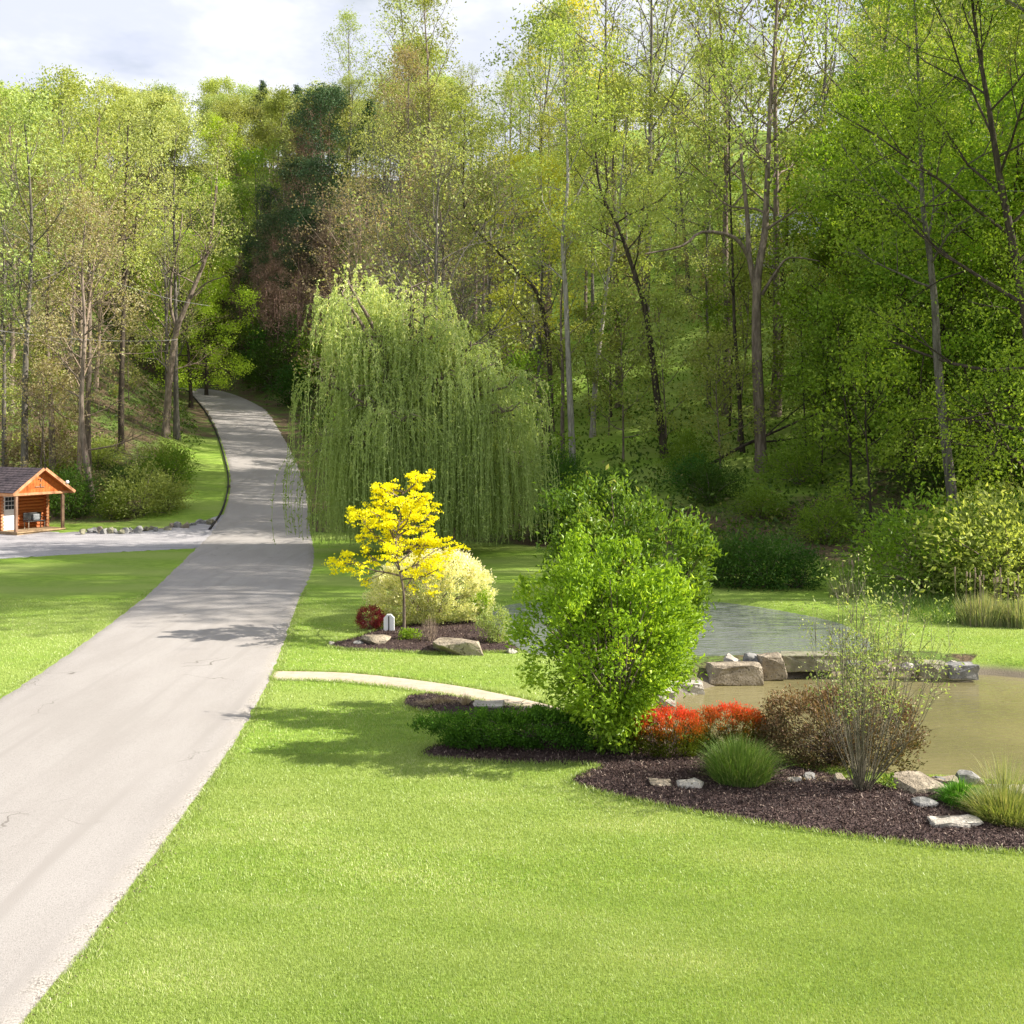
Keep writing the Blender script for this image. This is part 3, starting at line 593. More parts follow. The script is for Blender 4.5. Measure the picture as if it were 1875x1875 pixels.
def zone(px):
    for a, b in ((0, 'beyond the left edge'), (130, 'above the log cabin'), (250, 'right of the cabin'), (340, 'left of the driveway bend'), (450, 'above the driveway bend'), (560, 'above the dark driveway gap'), (680, 'above the willow left'), (820, 'above the willow top'), (960, 'above the willow right side'),
                 (1090, 'right of the willow'), (1250, 'above the rounded green shrub'), (1390, 'left of the hillside house'), (1530, 'by the hillside house'), (1680, 'right of the hillside house'), (1875, 'near the right edge')):
        if px < b_ok(a): return b
    return 'beyond the right edge'
def b_ok(a): return a
def depth(Y): return 'front row' if Y < 66 else 'low down' if Y < 95 else 'halfway up' if Y < 140 else 'high up' if Y < 185 else 'on skyline'
PLANTED = []
def plant(kind, x, y, s=1.0, sink=.15):
    v = rnd.randrange(len(PROTO[kind])); z = terrain(x, y) - sink
    o = bpy.data.objects.new(NAMES.get(kind, 'spring_tree'), None); o.location = (x, y, z); o.scale = (s * rnd.uniform(.9, 1.1),) * 2 + (s,); o.rotation_euler = (0, 0, rnd.uniform(0, 6.28)); COL.objects.link(o)
    tm, lm = PROTO[kind][v]; obj('trunk', tm, o); obj('crown', lm, o)
    PLANTED.append([kind, x, y, o]); return o
def wkey(opts): return rnd.choices([k for k, _ in opts], [w_ for _, w_ in opts])[0]
cells = []
y = 45.0
while y < 226:
    st = 6.1 + (max(y, 58) - 58) * .021; xw = .5 * y + 6
    x = -xw
    while x < xw:
        cells.append((x + rnd.uniform(-.4, .4) * st, y + rnd.uniform(-.4, .4) * st)); x += st * 1.15
    y += st
for (x, y) in cells:
    ft = float(np.interp(x, FOOT_X, FOOT_Y)); px = 937.5 + x / y * F_PX; e, _ = road_info(x, y); e = e[0]
    if y < ft + 2.5 or e < 3.2: continue
    gz = terrain(x, y); py = HY + (CH - gz) * F_PX / y
    if y < 54 and px > 1440: continue
    if y < 67 and 975 < px < 1480: continue
    if y < 84 and (265 < px < 345 or 195 < px < 250): continue
    if px < 440 and e < 9 and y < 92: continue                      # grassy bank beside the driveway
    if px > 1640 and 62 < y < 92 and rnd.random() < .55: continue   # meadow glimpse
    if 1370 < px < 1530 and y > 84: 
        if rnd.random() < .8: continue                              # house glimpse
    if 870 < px < 1560 and y > 125 and rnd.random() < .6: continue
    if 440 < px < 650 and 104 < y < 123: continue
    if 335 < px < 452 and 95 < y < 156: continue
    if 1375 < px < 1525 and 62 < y < 106: continue
    if 1000 < px < 1560 and y < 100 and rnd.random() < .3: continue
    if px < 440:
        opts = [('lime', 5), ('pale', 3), ('slim', 2), ('bare', .7), ('green', .6)] if y > 118 else [('slimpale', 2), ('bare', 5), ('baregrey', 3), ('slim', 1), ('pale', 1)] if px < 250 else [('slim', 1), ('baregrey', 4), ('bare', 2), ('slimpale', 2), ('green', 1)]
        if y > 112: opts = [('full', 4), ('fulllime', 2), ('lime', 1), ('pale', 1.5), ('green', .6), ('baregrey', 2)]
        if y > 175: opts = [('full', 5), ('fulllime', 2)]
    elif px < 600:
        opts = [('pinedead', 4), ('pine', 2), ('conifer', 1)] if y < 145 else [('conifer', 1), ('pale', 2.5), ('green', 1.5), ('full', 2), ('baregrey', 1.5)]
        if y > 172: opts = [('full', 3), ('fulllime', 1.5)]
    elif px < 820:
        opts = [('baregrey', 3), ('slimbrown', 2), ('bare', 2), ('slimpale', 2), ('conifer', .3)] if y < 120 else [('conifer', .7), ('pale', 2), ('baregrey', 2), ('lime', 1)]
        if y > 178: opts = [('full', 3), ('fulllime', 1.5), ('baregrey', .7)]
    elif px < 1480:
        opts = [('slim', 4), ('lime', 2.2), ('slimpale', 2), ('baregrey', 2), ('gold', .08)] if y < 150 else [('baregrey', 2.5), ('slimpale', 2), ('lime', 1), ('gold', .15)]
    else:
        opts = [('dense', 3), ('densebright', 1.2), ('lime', 1), ('slim', .7)] if y < 90 else [('lime', 3), ('green', 2), ('slim', 1.5), ('rust', .1)]
    s = rnd.uniform(.82, 1.15)
    if y > 150: s *= .92
    if px < 720 and y > 180: s *= .85
    if y < 58: s *= .95
    kd_ = wkey(opts)
    if 820 < px < 1600 and not kd_.startswith('bare'): s *= .74
    elif px >= 1600 and y < 80: s *= .8
    plant(kd_, x, y, s)
# tall ones against the sky and other trees the photo shows singly
for (px, Y, kind, s) in ((640, 178, 'slimpale', 1.15), (780, 128, 'slim', 1.35), (745, 150, 'slimpale', 1.3), (985, 112, 'lime', 1.25), (1180, 96, 'baregrey', 1.75), (1120, 105, 'baregrey', 1.6), (1290, 100, 'baregrey', 1.5),
                         (1500, 92, 'baregrey', 1.55), (1060, 120, 'gold', 1.15), (90, 150, 'green', 1.1), (392, 164, 'densebright', .95), (350, 118, 'densebright', .78), (378, 132, 'densebright', .7), (360, 158, 'densebright', .8), (425, 168, 'densebright', .8), (1330, 74, 'slim', 1.3),
                         (1660, 62, 'densebright', .85), (1720, 60, 'dense', .8), (1850, 57, 'dense', .85), (1640, 66, 'dense', .7), (1560, 66, 'dense', .55), (1560, 58, 'saplingdark', 1.1), (1680, 56, 'saplingdark', 1.3), (1850, 54, 'saplingdark', 1.2),
                         (1760, 66, 'lime', 1.3), (480, 205, 'conifer', .9), (545, 200, 'conifer', .85), (1580, 78, 'lime', 1.4), (1420, 72, 'slim', 1.25)):
    plant(kind, (px - 937.5) * Y / F_PX, Y, s)
for (x, y, k, s) in ((21, 43, 'neardense', 1.1), (24.5, 37.0, 'slim', 1.6), (22.5, 39.5, 'slimpale', 1.5), (30, 37.6, 'slim', 1.6), (36, 36.6, 'slim', 1.6), (27, 41, 'slim', 1.55), (33, 46, 'slim', 1.2), (30, 53, 'slim', 1.0), (38, 40, 'slimpale', 1.6), (29, 45, 'slimpale', 1.3), (41, 50, 'lime', 1.3), (36, 58, 'slim', 1.2), (48, 44, 'slim', 1.5), (46, 56, 'lime', 1.2), (55, 50, 'dense', 1.3)):
    plant(k, x, y, s)                                                # stand just outside the frame; they shade the willow and the road
for i in range(66):
    Y = rnd.uniform(122, 152); px = rnd.uniform(428, 605); x = (px - 937.5) * Y / F_PX; e, _ = road_info(x, Y)
    if e[0] < 3: continue
    plant(rnd.choice(['pinedead', 'pinedead', 'pinedead', 'pine']), x, Y, rnd.uniform(.72, .95))
# shrubs along the foot of the woods
def bush(kind, x, y, s, zs=1.0):
    tm, lm = rnd.choice(SH[kind]); o = bpy.data.objects.new('wood_edge_shrub', None); o.location = (x, y, terrain(x, y) - .1); o.scale = (s, s, s * zs); o.rotation_euler = (0, 0, rnd.uniform(0, 6.28)); COL.objects.link(o)
    obj('stems', tm, o); obj('foliage', lm, o); PLANTED.append([kind, x, y, o]); return o
WORDS.update(shrubdark='dark green rounded bush', shrubmid='green leafy bush', shrublime='light green airy bush', shrubbrown='brownish half bare bush')
for i in range(70):
    x = rnd.uniform(-34, 34); ft = float(np.interp(x, FOOT_X, FOOT_Y)); y = ft + rnd.uniform(-1.5, 16) ; e, _ = road_info(x, y)
    if e[0] < 4 or abs(x) > .5 * y or (x < -24 and y < 70): continue
    k = wkey([('shrubdark', 2.2), ('shrubmid', 3), ('shrublime', 1), ('shrubbrown', .3)] if x > 2 else [('shrubmid', 2), ('shrublime', 2), ('shrubbrown', 2), ('shrubdark', 1)])
    bush(k, x, y, rnd.uniform(.6, 1.15), rnd.uniform(.7, 1.2))
for (px, py, k, s) in ((1310, 1072, 'shrubdark', .6), (1355, 1076, 'shrubdark', .65), (1405, 1078, 'shrubdark', .7), (1460, 1078, 'shrubdark', .55), (1700, 1085, 'shrubmid', 1.2), (1790, 1095, 'shrublime', 1.1), (1850, 1100, 'shrublime', 1.3), (255, 945, 'shrublime', 1.05), (205, 950, 'shrubmid', .6), (305, 935, 'shrublime', .75),
                       (540, 742, 'shrubdark', 1.6), (560, 700, 'shrubdark', 1.9), (600, 690, 'shrubmid', 1.9), (500, 715, 'shrubdark', 1.8), (520, 660, 'shrubdark', 1.8), (570, 640, 'shrubdark', 1.8), (480, 640, 'shrubmid', 1.8), (450, 660, 'shrubdark', 1.8), (470, 700, 'shrubdark', 1.5), (130, 945, 'shrubdark', 1.0)):
    x, y, z = G(px, py); bush(k, x, y, s)
for i in range(110):
    y = rnd.uniform(46, 100); x = rnd.uniform(-.5, .5) * y; ft = float(np.interp(x, FOOT_X, FOOT_Y)); e, _ = road_info(x, y); px = 937.5 + x / y * F_PX
    if y < 66 and (975 < px < 1250 or 1330 < px < 1440 or 1700 < px < 1780): continue
    if y < ft + 1 or e[0] < 4 or (px < 440 and e[0] < 10 and y < 92) or (px < 130 and y < 68): continue
    k = wkey([('sapling', 4), ('saplingdark', 1.2), ('saplingbrown', .8)]) if px < 1450 else wkey([('sapling', 1.5), ('saplingdark', 2.5)])
    plant(k, x, y, rnd.uniform(.6, 1.25))
# low undergrowth
n = 110000; Y = rs.uniform(44, 150, n); X = rs.uniform(-.52, .52, n) * Y; Y[:22000] = rs.uniform(100, 185, 22000); X[:22000] = Y[:22000] * rs.uniform(-.31, -.15, 22000); ft = np.interp(X, FOOT_X, FOOT_Y); e, _ = road_info(X, Y)
pn = np.sin(X * .9 + 1.3 * np.sin(Y * .5)) + np.sin(Y * .8 + X * .37); k = (Y > ft - .5) & (e > 1.5) & ((pn > -.3) | (rs.uniform(size=n) < .25)) & ~((e < 8) & (X < -15) & (Y < 92)); X, Y = X[k], Y[k]
C = np.column_stack([X, Y, terrain(X, Y) + rs.gamma(1.5, .32, len(X))]); v, f = leaves(C, .26, rs, .6)
M['undergrowth'] = leaf_mat('undergrowth', (.05, .1, .02), (.12, .2, .03), (.24, .24, .09), vary=0)
tag(obj('undergrowth', mesh('undergrowth', v, [f], M['undergrowth'], np.repeat(np.clip(rs.uniform(0, 1, len(X)), 0, 1), 4))), 'low leafy undergrowth covering the forest floor', 'undergrowth', kind='stuff')

# hand-laid trunks that stand out in the photo ------------------------------------------------
def hero(name, base, pts, w, H=None, label='', cat='tree', leafm='leaf_lime', barkm='bark_brown', limbs=(), seed=0, nleaf=5000, lsize=.2, sig=.45, spread=.16, nl=12, bs=.4, c=None, elev=(20, 60)):
    """trunk through photo points (px,py) at the depth of its base"""
    bx, by, bz = G(*base); T = [P3(px, py, by + dy) - np.array([bx, by, bz]) for px, py, dy in pts]; T = np.array([[0, 0, -.2]] + T); Tr = catmull(T, 3)
    (TV, TF), Lf = tree_mesh(seed, H=Tr[-1, 2], tr=w, base=bs, spread=spread, nl=nl, trunk=Tr, nleaf=nleaf, lsize=lsize, sig=sig, c=c or cfg(nb=(6, 5), wob=.2), elev=elev)
    P = []
    for lp, lw in limbs: P.append((catmull(np.array([P3(px, py, by + dy) - np.array([bx, by, bz]) for px, py, dy in lp]), 3), np.linspace(lw, lw * .3, (len(lp) - 1) * 3 + 1), 6))
    if P:
        v2, f2 = tubes(P); TF = np.vstack([TF, f2 + len(TV)]); TV = np.vstack([TV, v2])
    o = empty(name, (bx, by, bz), label, cat); obj('trunk', mesh(name + '_trunk', TV, [TF], M[barkm], None, True), o); obj('crown', mesh(name + '_crown', Lf[0], [Lf[1]], M[leafm], Lf[2]), o); return o
hero('tall_tree', (1395, 862), [(1388, 700, 0), (1385, 600, 0), (1388, 500, 0), (1400, 430, .3), (1405, 330, .5), (1410, 200, 1), (1420, 60, 1), (1425, -40, 1)], .36, label='tall straight brown trunk, thickest in the woods, below the hillside house', seed=101, limbs=(([(1387, 545, 0), (1372, 470, 0), (1368, 390, .3), (1358, 300, .5), (1356, 230, .8)], .2), ([(1372, 475, 0), (1345, 435, -.5), (1285, 425, -1), (1250, 450, -1.5), (1180, 465, -2)], .14), ([(1395, 540, 0), (1420, 500, -.5), (1445, 472, -1), (1500, 478, -1)], .11)), nleaf=4000, nl=14, bs=.5)
hero('grey_trunk_tree', (1748, 1005), [(1742, 900, 0), (1728, 780, 0), (1716, 650, 0), (1712, 560, 0), (1700, 450, .3), (1690, 380, .5), (1685, 250, 1), (1680, 100, 1), (1670, -60, 1)], .27, label='pale grey smooth trunk leaning slightly left at the right side of the woods', barkm='bark_grey', leafm='leaf_mid', seed=102, nleaf=6000, nl=12, bs=.45, lsize=.16)
hero('curved_tree', (1218, 838), [(1205, 740, 0), (1192, 640, 0), (1180, 560, 0), (1155, 480, .3), (1130, 410, .5), (1100, 350, 1), (1090, 250, 1), (1100, 120, 1)], .25, label='dark trunk bending left as it rises, above the rounded green shrub', barkm='bark_dark', seed=103, nleaf=5000)
hero('lit_trunk_tree', (1050, 870), [(1045, 760, 0), (1040, 640, 0), (1035, 520, 0), (1030, 440, 0), (1040, 330, .5), (1035, 200, .5), (1030, 90, 0)], .23, label='straight trunk with sunlit right side, right of the willow crown', barkm='bark_pale_lit', seed=104, nleaf=5000)
hero('pale_trunk_tree', (1085, 800), [(1090, 700, 0), (1102, 600, 0), (1115, 500, 0), (1130, 420, 0), (1140, 300, 0), (1150, 180, 0)], .2, label='thin pale trunk leaning right between two straight trunks', barkm='bark_pale_lit', seed=105, nleaf=4000)
hero('dark_trunk_tree', (1135, 745), [(1132, 650, 0), (1128, 540, 0), (1125, 430, 0), (1122, 300, 0), (1128, 180, 0)], .3, label='thick dark straight trunk just right of the pale leaning trunk', barkm='bark_brown', seed=106, nleaf=4500)
hero('thin_tree', (1360, 830), [(1352, 700, 0), (1345, 600, 0), (1342, 500, 0), (1338, 380, 0), (1335, 250, 0), (1340, 120, 0)], .15, label='thin dark trunk immediately left of the thickest brown trunk', barkm='bark_dark', seed=107, nleaf=3500)
hero('short_dark_tree', (1425, 700), [(1428, 620, 0), (1432, 540, 0), (1440, 440, 0), (1445, 300, 0)], .36, label='thick dark trunk right behind the thickest brown trunk', barkm='bark_dark', seed=108, nleaf=3500)
hero('dark_tree', (1622, 700), [(1612, 640, 0), (1602, 560, 0), (1590, 440, 0), (1588, 300, 0), (1590, 160, 0)], .32, label='dark leaning trunk standing out against the bright meadow', barkm='bark_dark', leafm='leaf_mid', seed=109, nleaf=6000)
hero('triple_tree', (1792, 800), [(1785, 700, 0), (1772, 600, 0), (1770, 480, 0), (1775, 330, 0), (1785, 160, 0)], .2, label='group of dark slender stems rising together near the right edge', barkm='bark_dark', leafm='leaf_mid', seed=110, nleaf=7000, limbs=(([(1792, 810, .3), (1793, 700, .5), (1795, 560, .6), (1792, 420, .8)], .18), ([(1800, 800, .3), (1815, 690, .5), (1818, 560, .6), (1822, 430, .8)], .16)))
hero('leaning_tree', (303, 800), [(310, 700, 0), (322, 610, 0), (345, 550, 0), (372, 485, .3), (385, 440, .5), (395, 350, 1), (400, 260, 1)], .34, label='leaning forked trunk left of the driveway bend', barkm='bark_brown', leafm='leaf_pale', seed=111, nleaf=3500, limbs=(([(325, 605, 0), (312, 560, -.3), (315, 500, -.5), (328, 440, -1), (335, 380, -1)], .16), ([(345, 552, 0), (375, 520, -.4), (415, 505, -1)], .1)))
hero('straight_tree', (222, 830), [(222, 720, 0), (225, 600, 0), (228, 500, 0), (228, 400, 0), (232, 300, 0), (235, 220, 0)], .27, label='straight dark trunk between the cabin and the leaning forked tree', barkm='bark_dark', leafm='leaf_pale', seed=112, nleaf=4000, limbs=(([(226, 520, 0), (240, 470, -.3), (248, 420, -.5), (255, 360, -.6)], .13),))
hero('cabin_side_tree', (172, 935), [(160, 860, 0), (150, 780, 0), (150, 700, 0), (155, 600, 0), (150, 480, 0), (160, 380, 0)], .26, label='brown trunk rising just right of the log cabin', barkm='bark_brown', leafm='leaf_brown', seed=113, nleaf=3000)
hero('cabin_back_tree', (98, 900), [(95, 800, 0), (92, 700, 0), (85, 600, 0), (90, 470, 0), (80, 360, 0)], .27, label='brown trunk rising directly behind the cabin gable', barkm='bark_brown', leafm='leaf_brown', seed=114, nleaf=3000)
hero('crooked_tree', (1010, 800), [(1005, 640, 0), (985, 540, 0), (950, 500, .3), (900, 450, 0), (855, 400, 0), (848, 330, 0), (852, 200, 0)], .2, label='crooked dark trunk snaking left above the willow right side', barkm='bark_dark', seed=115, nleaf=4500)
hero('sapling_tree', (1478, 850), [(1472, 740, 0), (1468, 640, 0), (1465, 560, 0), (1455, 470, 0)], .06, label='very thin sapling between the thickest brown trunk and the grey one', barkm='bark_dark', seed=116, nleaf=1500, spread=.1)
# pale dead snag and fallen limb
bx, by, bz = G(978, 640); T = np.array([P3(978, 600, by), P3(975, 560, by), P3(972, 530, by), P3(972, 505, by)]); T = np.vstack([[(bx, by, bz - .2)], T]); V, Fq = tubes([(catmull(T, 3), np.linspace(.17, .1, 13), 8)])
tag(obj('dead_snag', mesh('dead_snag', V, [Fq], M['rock_pale'], None, True)), 'pale barkless dead snag standing right of the willow top', 'dead tree')
bx, by, bz = G(1285, 862); pts = [(bx, by, bz), P3(1350, 822, by - .5), P3(1420, 790, by - .3), P3(1490, 760, by), P3(1560, 735, by + .6)]; side = [P3(1380, 810, by - .4), P3(1440, 805, by - .8), P3(1520, 790, by - 1.2)]
V, Fq = tubes([(catmull(np.array(pts), 4), np.linspace(.13, .03, 17), 6), (catmull(np.array(side), 4), np.linspace(.07, .02, 9), 5), (catmull(np.array([P3(1400, 800, by - .3), P3(1440, 765, by), P3(1490, 725, by + .4)]), 4), np.linspace(.05, .02, 9), 5)])
tag(obj('fallen_branch', mesh('fallen_branch', V, [Fq], M['bark_dark'], None, True)), 'bare fallen branch slanting up to the right across the thickest trunk', 'branch')

# ------------------------------------------------------------------ labels for the woods
from collections import defaultdict
grp = defaultdict(list)
for kd, x, y, o in PLANTED: grp[(kd, zone(937.5 + x / y * F_PX), depth(y) if kd in PROTO else ('front row' if y < 60 else 'low down'))].append((x / y, o, kd))
ORD = ['leftmost', 'second from left', 'third from left', 'fourth from left', 'fifth from left', 'sixth from left', 'seventh from left', 'eighth from left', 'ninth from left']
for (kd, zn, dp), Ls in grp.items():
    Ls.sort(key=lambda q_: q_[0])
    for i, (_, o, _) in enumerate(Ls):
        lb = WORDS[kd] + ', ' + dp + ', ' + zn
        if len(Ls) > 1: lb = ('rightmost ' if i == len(Ls) - 1 else ORD[min(i, 8)] + ' ') + lb
        tag(o, lb, 'bush' if kd in SH else 'tree', 'bushes at the edge of the woods' if kd in SH else 'trees of the wooded hill')
# ------------------------------------------------------------------ weeping willow
wx, wy = -4.4, 51.5; wz = 0.0
q = np.random.RandomState(77)
LOBES = [(-7.6, 13.1, 2.1), (-5.0, 12.8, 2.5), (-3.0, 10.4, 2.6), (-1.2, 9.4, 2.6), (-8.3, 8.6, 1.5), (-.1, 7.2, 1.7), (-1.4, 5.2, 1.2), (-6.4, 8.4, 2.6), (-9.2, 5.6, 1.3), (-4.2, 8.6, 2.6), (.2, 5.0, 1.2), (-5.2, 7.2, 2.8), (-7.8, 6.2, 1.9), (-2.2, 6.8, 2.2), (-6.6, 11.0, 2.0), (-.5, 8.4, 1.8), (-3.6, 11.2, 2.0)]
paths = [(catmull(np.array([(0, 0, -.3), (.1, 0, 1.5), (-.1, .1, 3.2), (-.3, 0, 4.6)]), 3), np.linspace(.62, .4, 10), 12)]
orig = []
for (lx, lz, lr) in LOBES:
    for k in range(5 if lr > 1.5 else 3):
        a = q.uniform(0, 6.28); rr = lr * q.uniform(.2, .8); dyy = q.uniform(-3.4, 3.4) * (lr / 2.5)
        end = np.array([lx - wx + rr * math.cos(a) * .6, dyy, lz - .3 - q.uniform(0, .9)]); st = np.array([-.3, 0, 4.3]) * np.array([1, 1, q.uniform(.6, 1)])
        mid = st * .45 + end * .55 + np.array([-end[0] * .12, -end[1] * .12, .7])
        pth = catmull(np.array([st, mid, end]), 5); paths.append((pth, np.linspace(.2, .04, 11), 6))
        for j in range(11 if lr > 1.5 else 9):
            t = q.randint(4, 11); p = pth[t]; o2 = np.array([q.normal(), q.normal(), 0]); o2 = o2 / np.linalg.norm(o2)
            e2 = p + o2 * q.uniform(.5, 1.0) * lr * .55 + np.array([0, 0, q.uniform(-.3, .45)]); paths.append((np.array([p, (p + e2) / 2 + np.array([0, 0, .22]), e2]), np.array([.04, .03, .012]), 4)); orig.append((e2, o2))
OP = np.array([a for a, b in orig]); OD = np.array([b for a, b in orig])
# drooping curtains: every origin carries a tuft of hanging strands
NS = 6000; oi_ = q.randint(0, len(OP), NS); P0 = OP[oi_] + q.normal(0, .3, (NS, 3)) * np.array([1, 1, .6]); D0 = norm(OD[oi_] + q.normal(0, .45, (NS, 3)) * np.array([1, 1, 0]))
Ls = q.gamma(2.6, .5, NS) + .5; lw = q.uniform(size=NS) < np.where(P0[:, 2] < 8.5, .72, .1); Ls = np.where(lw, q.uniform(2.5, 8, NS), Ls) * q.uniform(.55, 1.25, len(OP))[oi_]; Ls = np.minimum(Ls, P0[:, 2] - .45 - q.uniform(0, .9, NS)); Ls = np.maximum(Ls, .4)
SWA = q.uniform(0, 6.28, len(OP))[oi_]; SWB = q.uniform(.1, .45, len(OP))[oi_]
def strand(t, i): 
    a = .45 * Ls[i] ** .5; h = (1 - np.exp(-4 * t)) * a
    p = P0[i] + D0[i] * h[:, None]; p[:, 2] += .25 * np.sin(np.minimum(t * 5, math.pi)) - Ls[i] * t ** 1.25; return p + np.stack([.07 * np.sin(t * 5 + i) + SWB[i] * np.cos(SWA[i]) * np.sin(t * 2.6), .07 * np.cos(t * 4 + i * 2) + SWB[i] * np.sin(SWA[i]) * np.sin(t * 2.6), 0 * t], 1)
KL = 26; I = np.repeat(np.arange(NS), KL); Tt = q.uniform(.02, 1, NS * KL); C = strand(Tt, I) + q.normal(0, .035, (NS * KL, 3)); DD = strand(np.minimum(Tt + .05, 1.05), I) - strand(Tt, I)
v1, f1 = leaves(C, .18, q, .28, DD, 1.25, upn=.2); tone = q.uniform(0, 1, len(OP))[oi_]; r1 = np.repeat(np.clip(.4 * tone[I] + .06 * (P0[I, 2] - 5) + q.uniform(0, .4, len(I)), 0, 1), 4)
# strand stems as slim ribbons
tt = np.linspace(0, 1, 6); SP = np.stack([strand(np.full(NS, t), np.arange(NS)) for t in tt], 1); wv = np.array([.008, .004, 0])
Vr = np.stack([SP - wv, SP + wv], 2).reshape(-1, 3); b_ = (np.arange(NS)[:, None] * 12 + np.arange(5)[None] * 2).ravel(); Fr = np.vstack([np.stack([b_, b_ + 1, b_ + 3], 1), np.stack([b_, b_ + 3, b_ + 2], 1)])
V, Fc, rv = join([(v1, f1, r1), (Vr, Fr, .3)])
wl = empty('weeping_willow', (wx, wy, wz), 'large weeping willow with long hanging strands beside the driveway', 'tree')
tv, tf = tubes(paths); obj('trunk', mesh('willow_trunk', tv, [tf], M['bark_brown'], None, True), wl); obj('crown', mesh('willow_crown', V, [Fc], M['leaf_willow'], rv), wl)

# ------------------------------------------------------------------ garden plants
def at(px, py, z=None):
    x, y, zz = G(px, py); return (x, y, zz if z is None else z)
# yellow redbud
bx, by, bz = at(740, 1170); yt = empty('yellow_tree', (bx, by, bz), 'small golden yellow leaved tree in front of the cream bush', 'tree')
T = np.array([(0, 0, -.1), (.0, 0, .7), (-.02, 0, 1.35), (-.1, 0, 1.75), (-.2, .03, 2.3), (-.22, 0, 2.8), (-.1, 0, 3.5), (-.05, 0, 4.2)])
pf = lambda t: 1.25 * (1 - .6 * t)
(TV, TF), Lf = tree_mesh(205, H=4.9, tr=.05, base=.37, spread=.31, nl=26, elev=(10, 36), c=cfg(up=(.05, .03, .02, .0), nb=(8, 5), ratio=.42, wob=.15, ang=(25, 55), sides=(7, 5, 4, 3)), trunk=catmull(T, 3), nleaf=12500, lsize=.068, zs=.35, sig=.06, aspect=.85, prof=pf, wsh=3.0)
TF2 = tubes([(catmull(np.array([(0, 0, 1.32), (.2, 0, 1.65), (.42, .05, 2.2), (.5, .05, 3)]), 3), np.linspace(.03, .012, 10), 6)])
TFF = np.vstack([TF, TF2[1] + len(TV)]); TV = np.vstack([TV, TF2[0]])
obj('trunk', mesh('yellow_trunk', TV, [TFF], M['bark_brown'], None, True), yt); obj('crown', mesh('yellow_crown', Lf[0], [Lf[1]], M['leaf_yellow'], Lf[2]), yt)
# cream variegated bush
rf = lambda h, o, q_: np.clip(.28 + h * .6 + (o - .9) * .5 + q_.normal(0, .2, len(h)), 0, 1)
x, y, z = at(778, 1160); shrub('variegated_bush', (x, y + 1.6, 0), 'large rounded cream and pink variegated bush behind the yellow tree', 'bush', 'leaf_cream', seed=301, rx=1.8, ry=1.5, rz=1.15, zc=.98, nleaf=34000, lsize=.085, nclump=900, sig=.07, inner=.7, aspect=.38, bump=.1, nstem=90, box=2.4, updir=.8, rfun=rf, dj=.8)
x, y, z = at(676, 1160); shrub('barberry_bush', (x, y + .3, .04), 'small dark red ball shaped bush beside the white marker', 'bush', 'leaf_barberry', seed=302, rx=.42, ry=.4, rz=.33, zc=.34, nleaf=5000, lsize=.04, nclump=200, sig=.04, inner=.6, bump=.1, nstem=30, stem_r=.006, updir=.3)
x, y, z = at(905, 1188); shrub('leafy_shrub', (x, y + .4, .04), 'small loose olive green shrub at the right end of the upper bed', 'bush', 'leaf_multi', seed=303, rx=.55, ry=.45, rz=.55, zc=.5, nleaf=2600, lsize=.06, nclump=120, sig=.07, inner=.3, bump=.2, nstem=40, stem_r=.006, updir=.6)
x, y, z = at(882, 1150); shrub('lime_shrub', (x, y, .04), 'small lime green shrub peeking out right of the cream bush', 'bush', 'leaf_shrub', seed=313, rx=.3, ry=.3, rz=.4, zc=.7, nleaf=900, lsize=.07, nclump=60, sig=.07, inner=.3, nstem=20, stem_r=.006)
x, y, z = at(750, 1178); shrub('perennial_plant', (x, y + .1, .04), 'low green leafy perennial at the foot of the yellow tree', 'plant', 'leaf_shrub', seed=304, rx=.3, ry=.22, rz=.18, zc=.16, nleaf=500, lsize=.07, nclump=40, sig=.05, inner=.2, nstem=14, stem_r=.004)
# twiggy tan shrub
def twigs(name, loc, n, h, w_, r0, label, cat, mat, seed, leafm=None, nleaf=0, lsize=.05, splay=1.0, leafz=(.4, 1), sub=3, curve=.3, sig=.05, off=(0, 0)):
    q_ = np.random.RandomState(seed); P, tip = [], []
    for i in range(n):
        a = q_.uniform(0, 6.28); rr = w_ * q_.uniform(.05, 1) ** .7 * splay; hh = h * (1 - .25 * (rr / w_) ** 2) * q_.uniform(.7, 1.05)
        b0 = np.array([math.cos(a), math.sin(a), 0]) * q_.uniform(.02, .14); e = np.array([math.cos(a) * rr + off[0], math.sin(a) * rr + off[1], hh]); m_ = b0 * .4 + e * np.array([.66, .66, .48])
        pt = catmull(np.array([b0, m_ + q_.normal(0, .03, 3), e]), 4); P.append((pt, np.linspace(r0, r0 * .3, 9), 5))
        for j in range(sub):
            k = q_.randint(3, 8); d = norm(q_.normal(size=3) * .6 + np.array([0, 0, 1]) + e * .2); e2 = pt[k] + d * h * q_.uniform(.08, .2); P.append((np.array([pt[k], (pt[k] + e2) / 2 + q_.normal(0, .015, 3), e2]), np.array([r0 * .5, r0 * .4, r0 * .2]), 3))
            if leafz[0] * h < e2[2] < leafz[1] * h * 1.1: tip.append(e2); tip.append((pt[k] + e2) / 2)
    o = empty(name, loc, label, cat); tv_, tf_ = tubes(P); obj('stems', mesh(name + '_stems', tv_, [tf_], M[mat], None, True), o)
    if leafm:
        tip = np.array(tip); idx = q_.choice(len(tip), nleaf, p=(lambda g_: g_ / g_.sum())(q_.gamma(.6, 1, len(tip)))); v, f = leaves(tip[idx] + q_.normal(0, sig, (nleaf, 3)), lsize, q_, .5); obj('foliage', mesh(name + '_foliage', v, [f], M[leafm], np.repeat(q_.uniform(0, 1, nleaf), 4)), o)
    return o
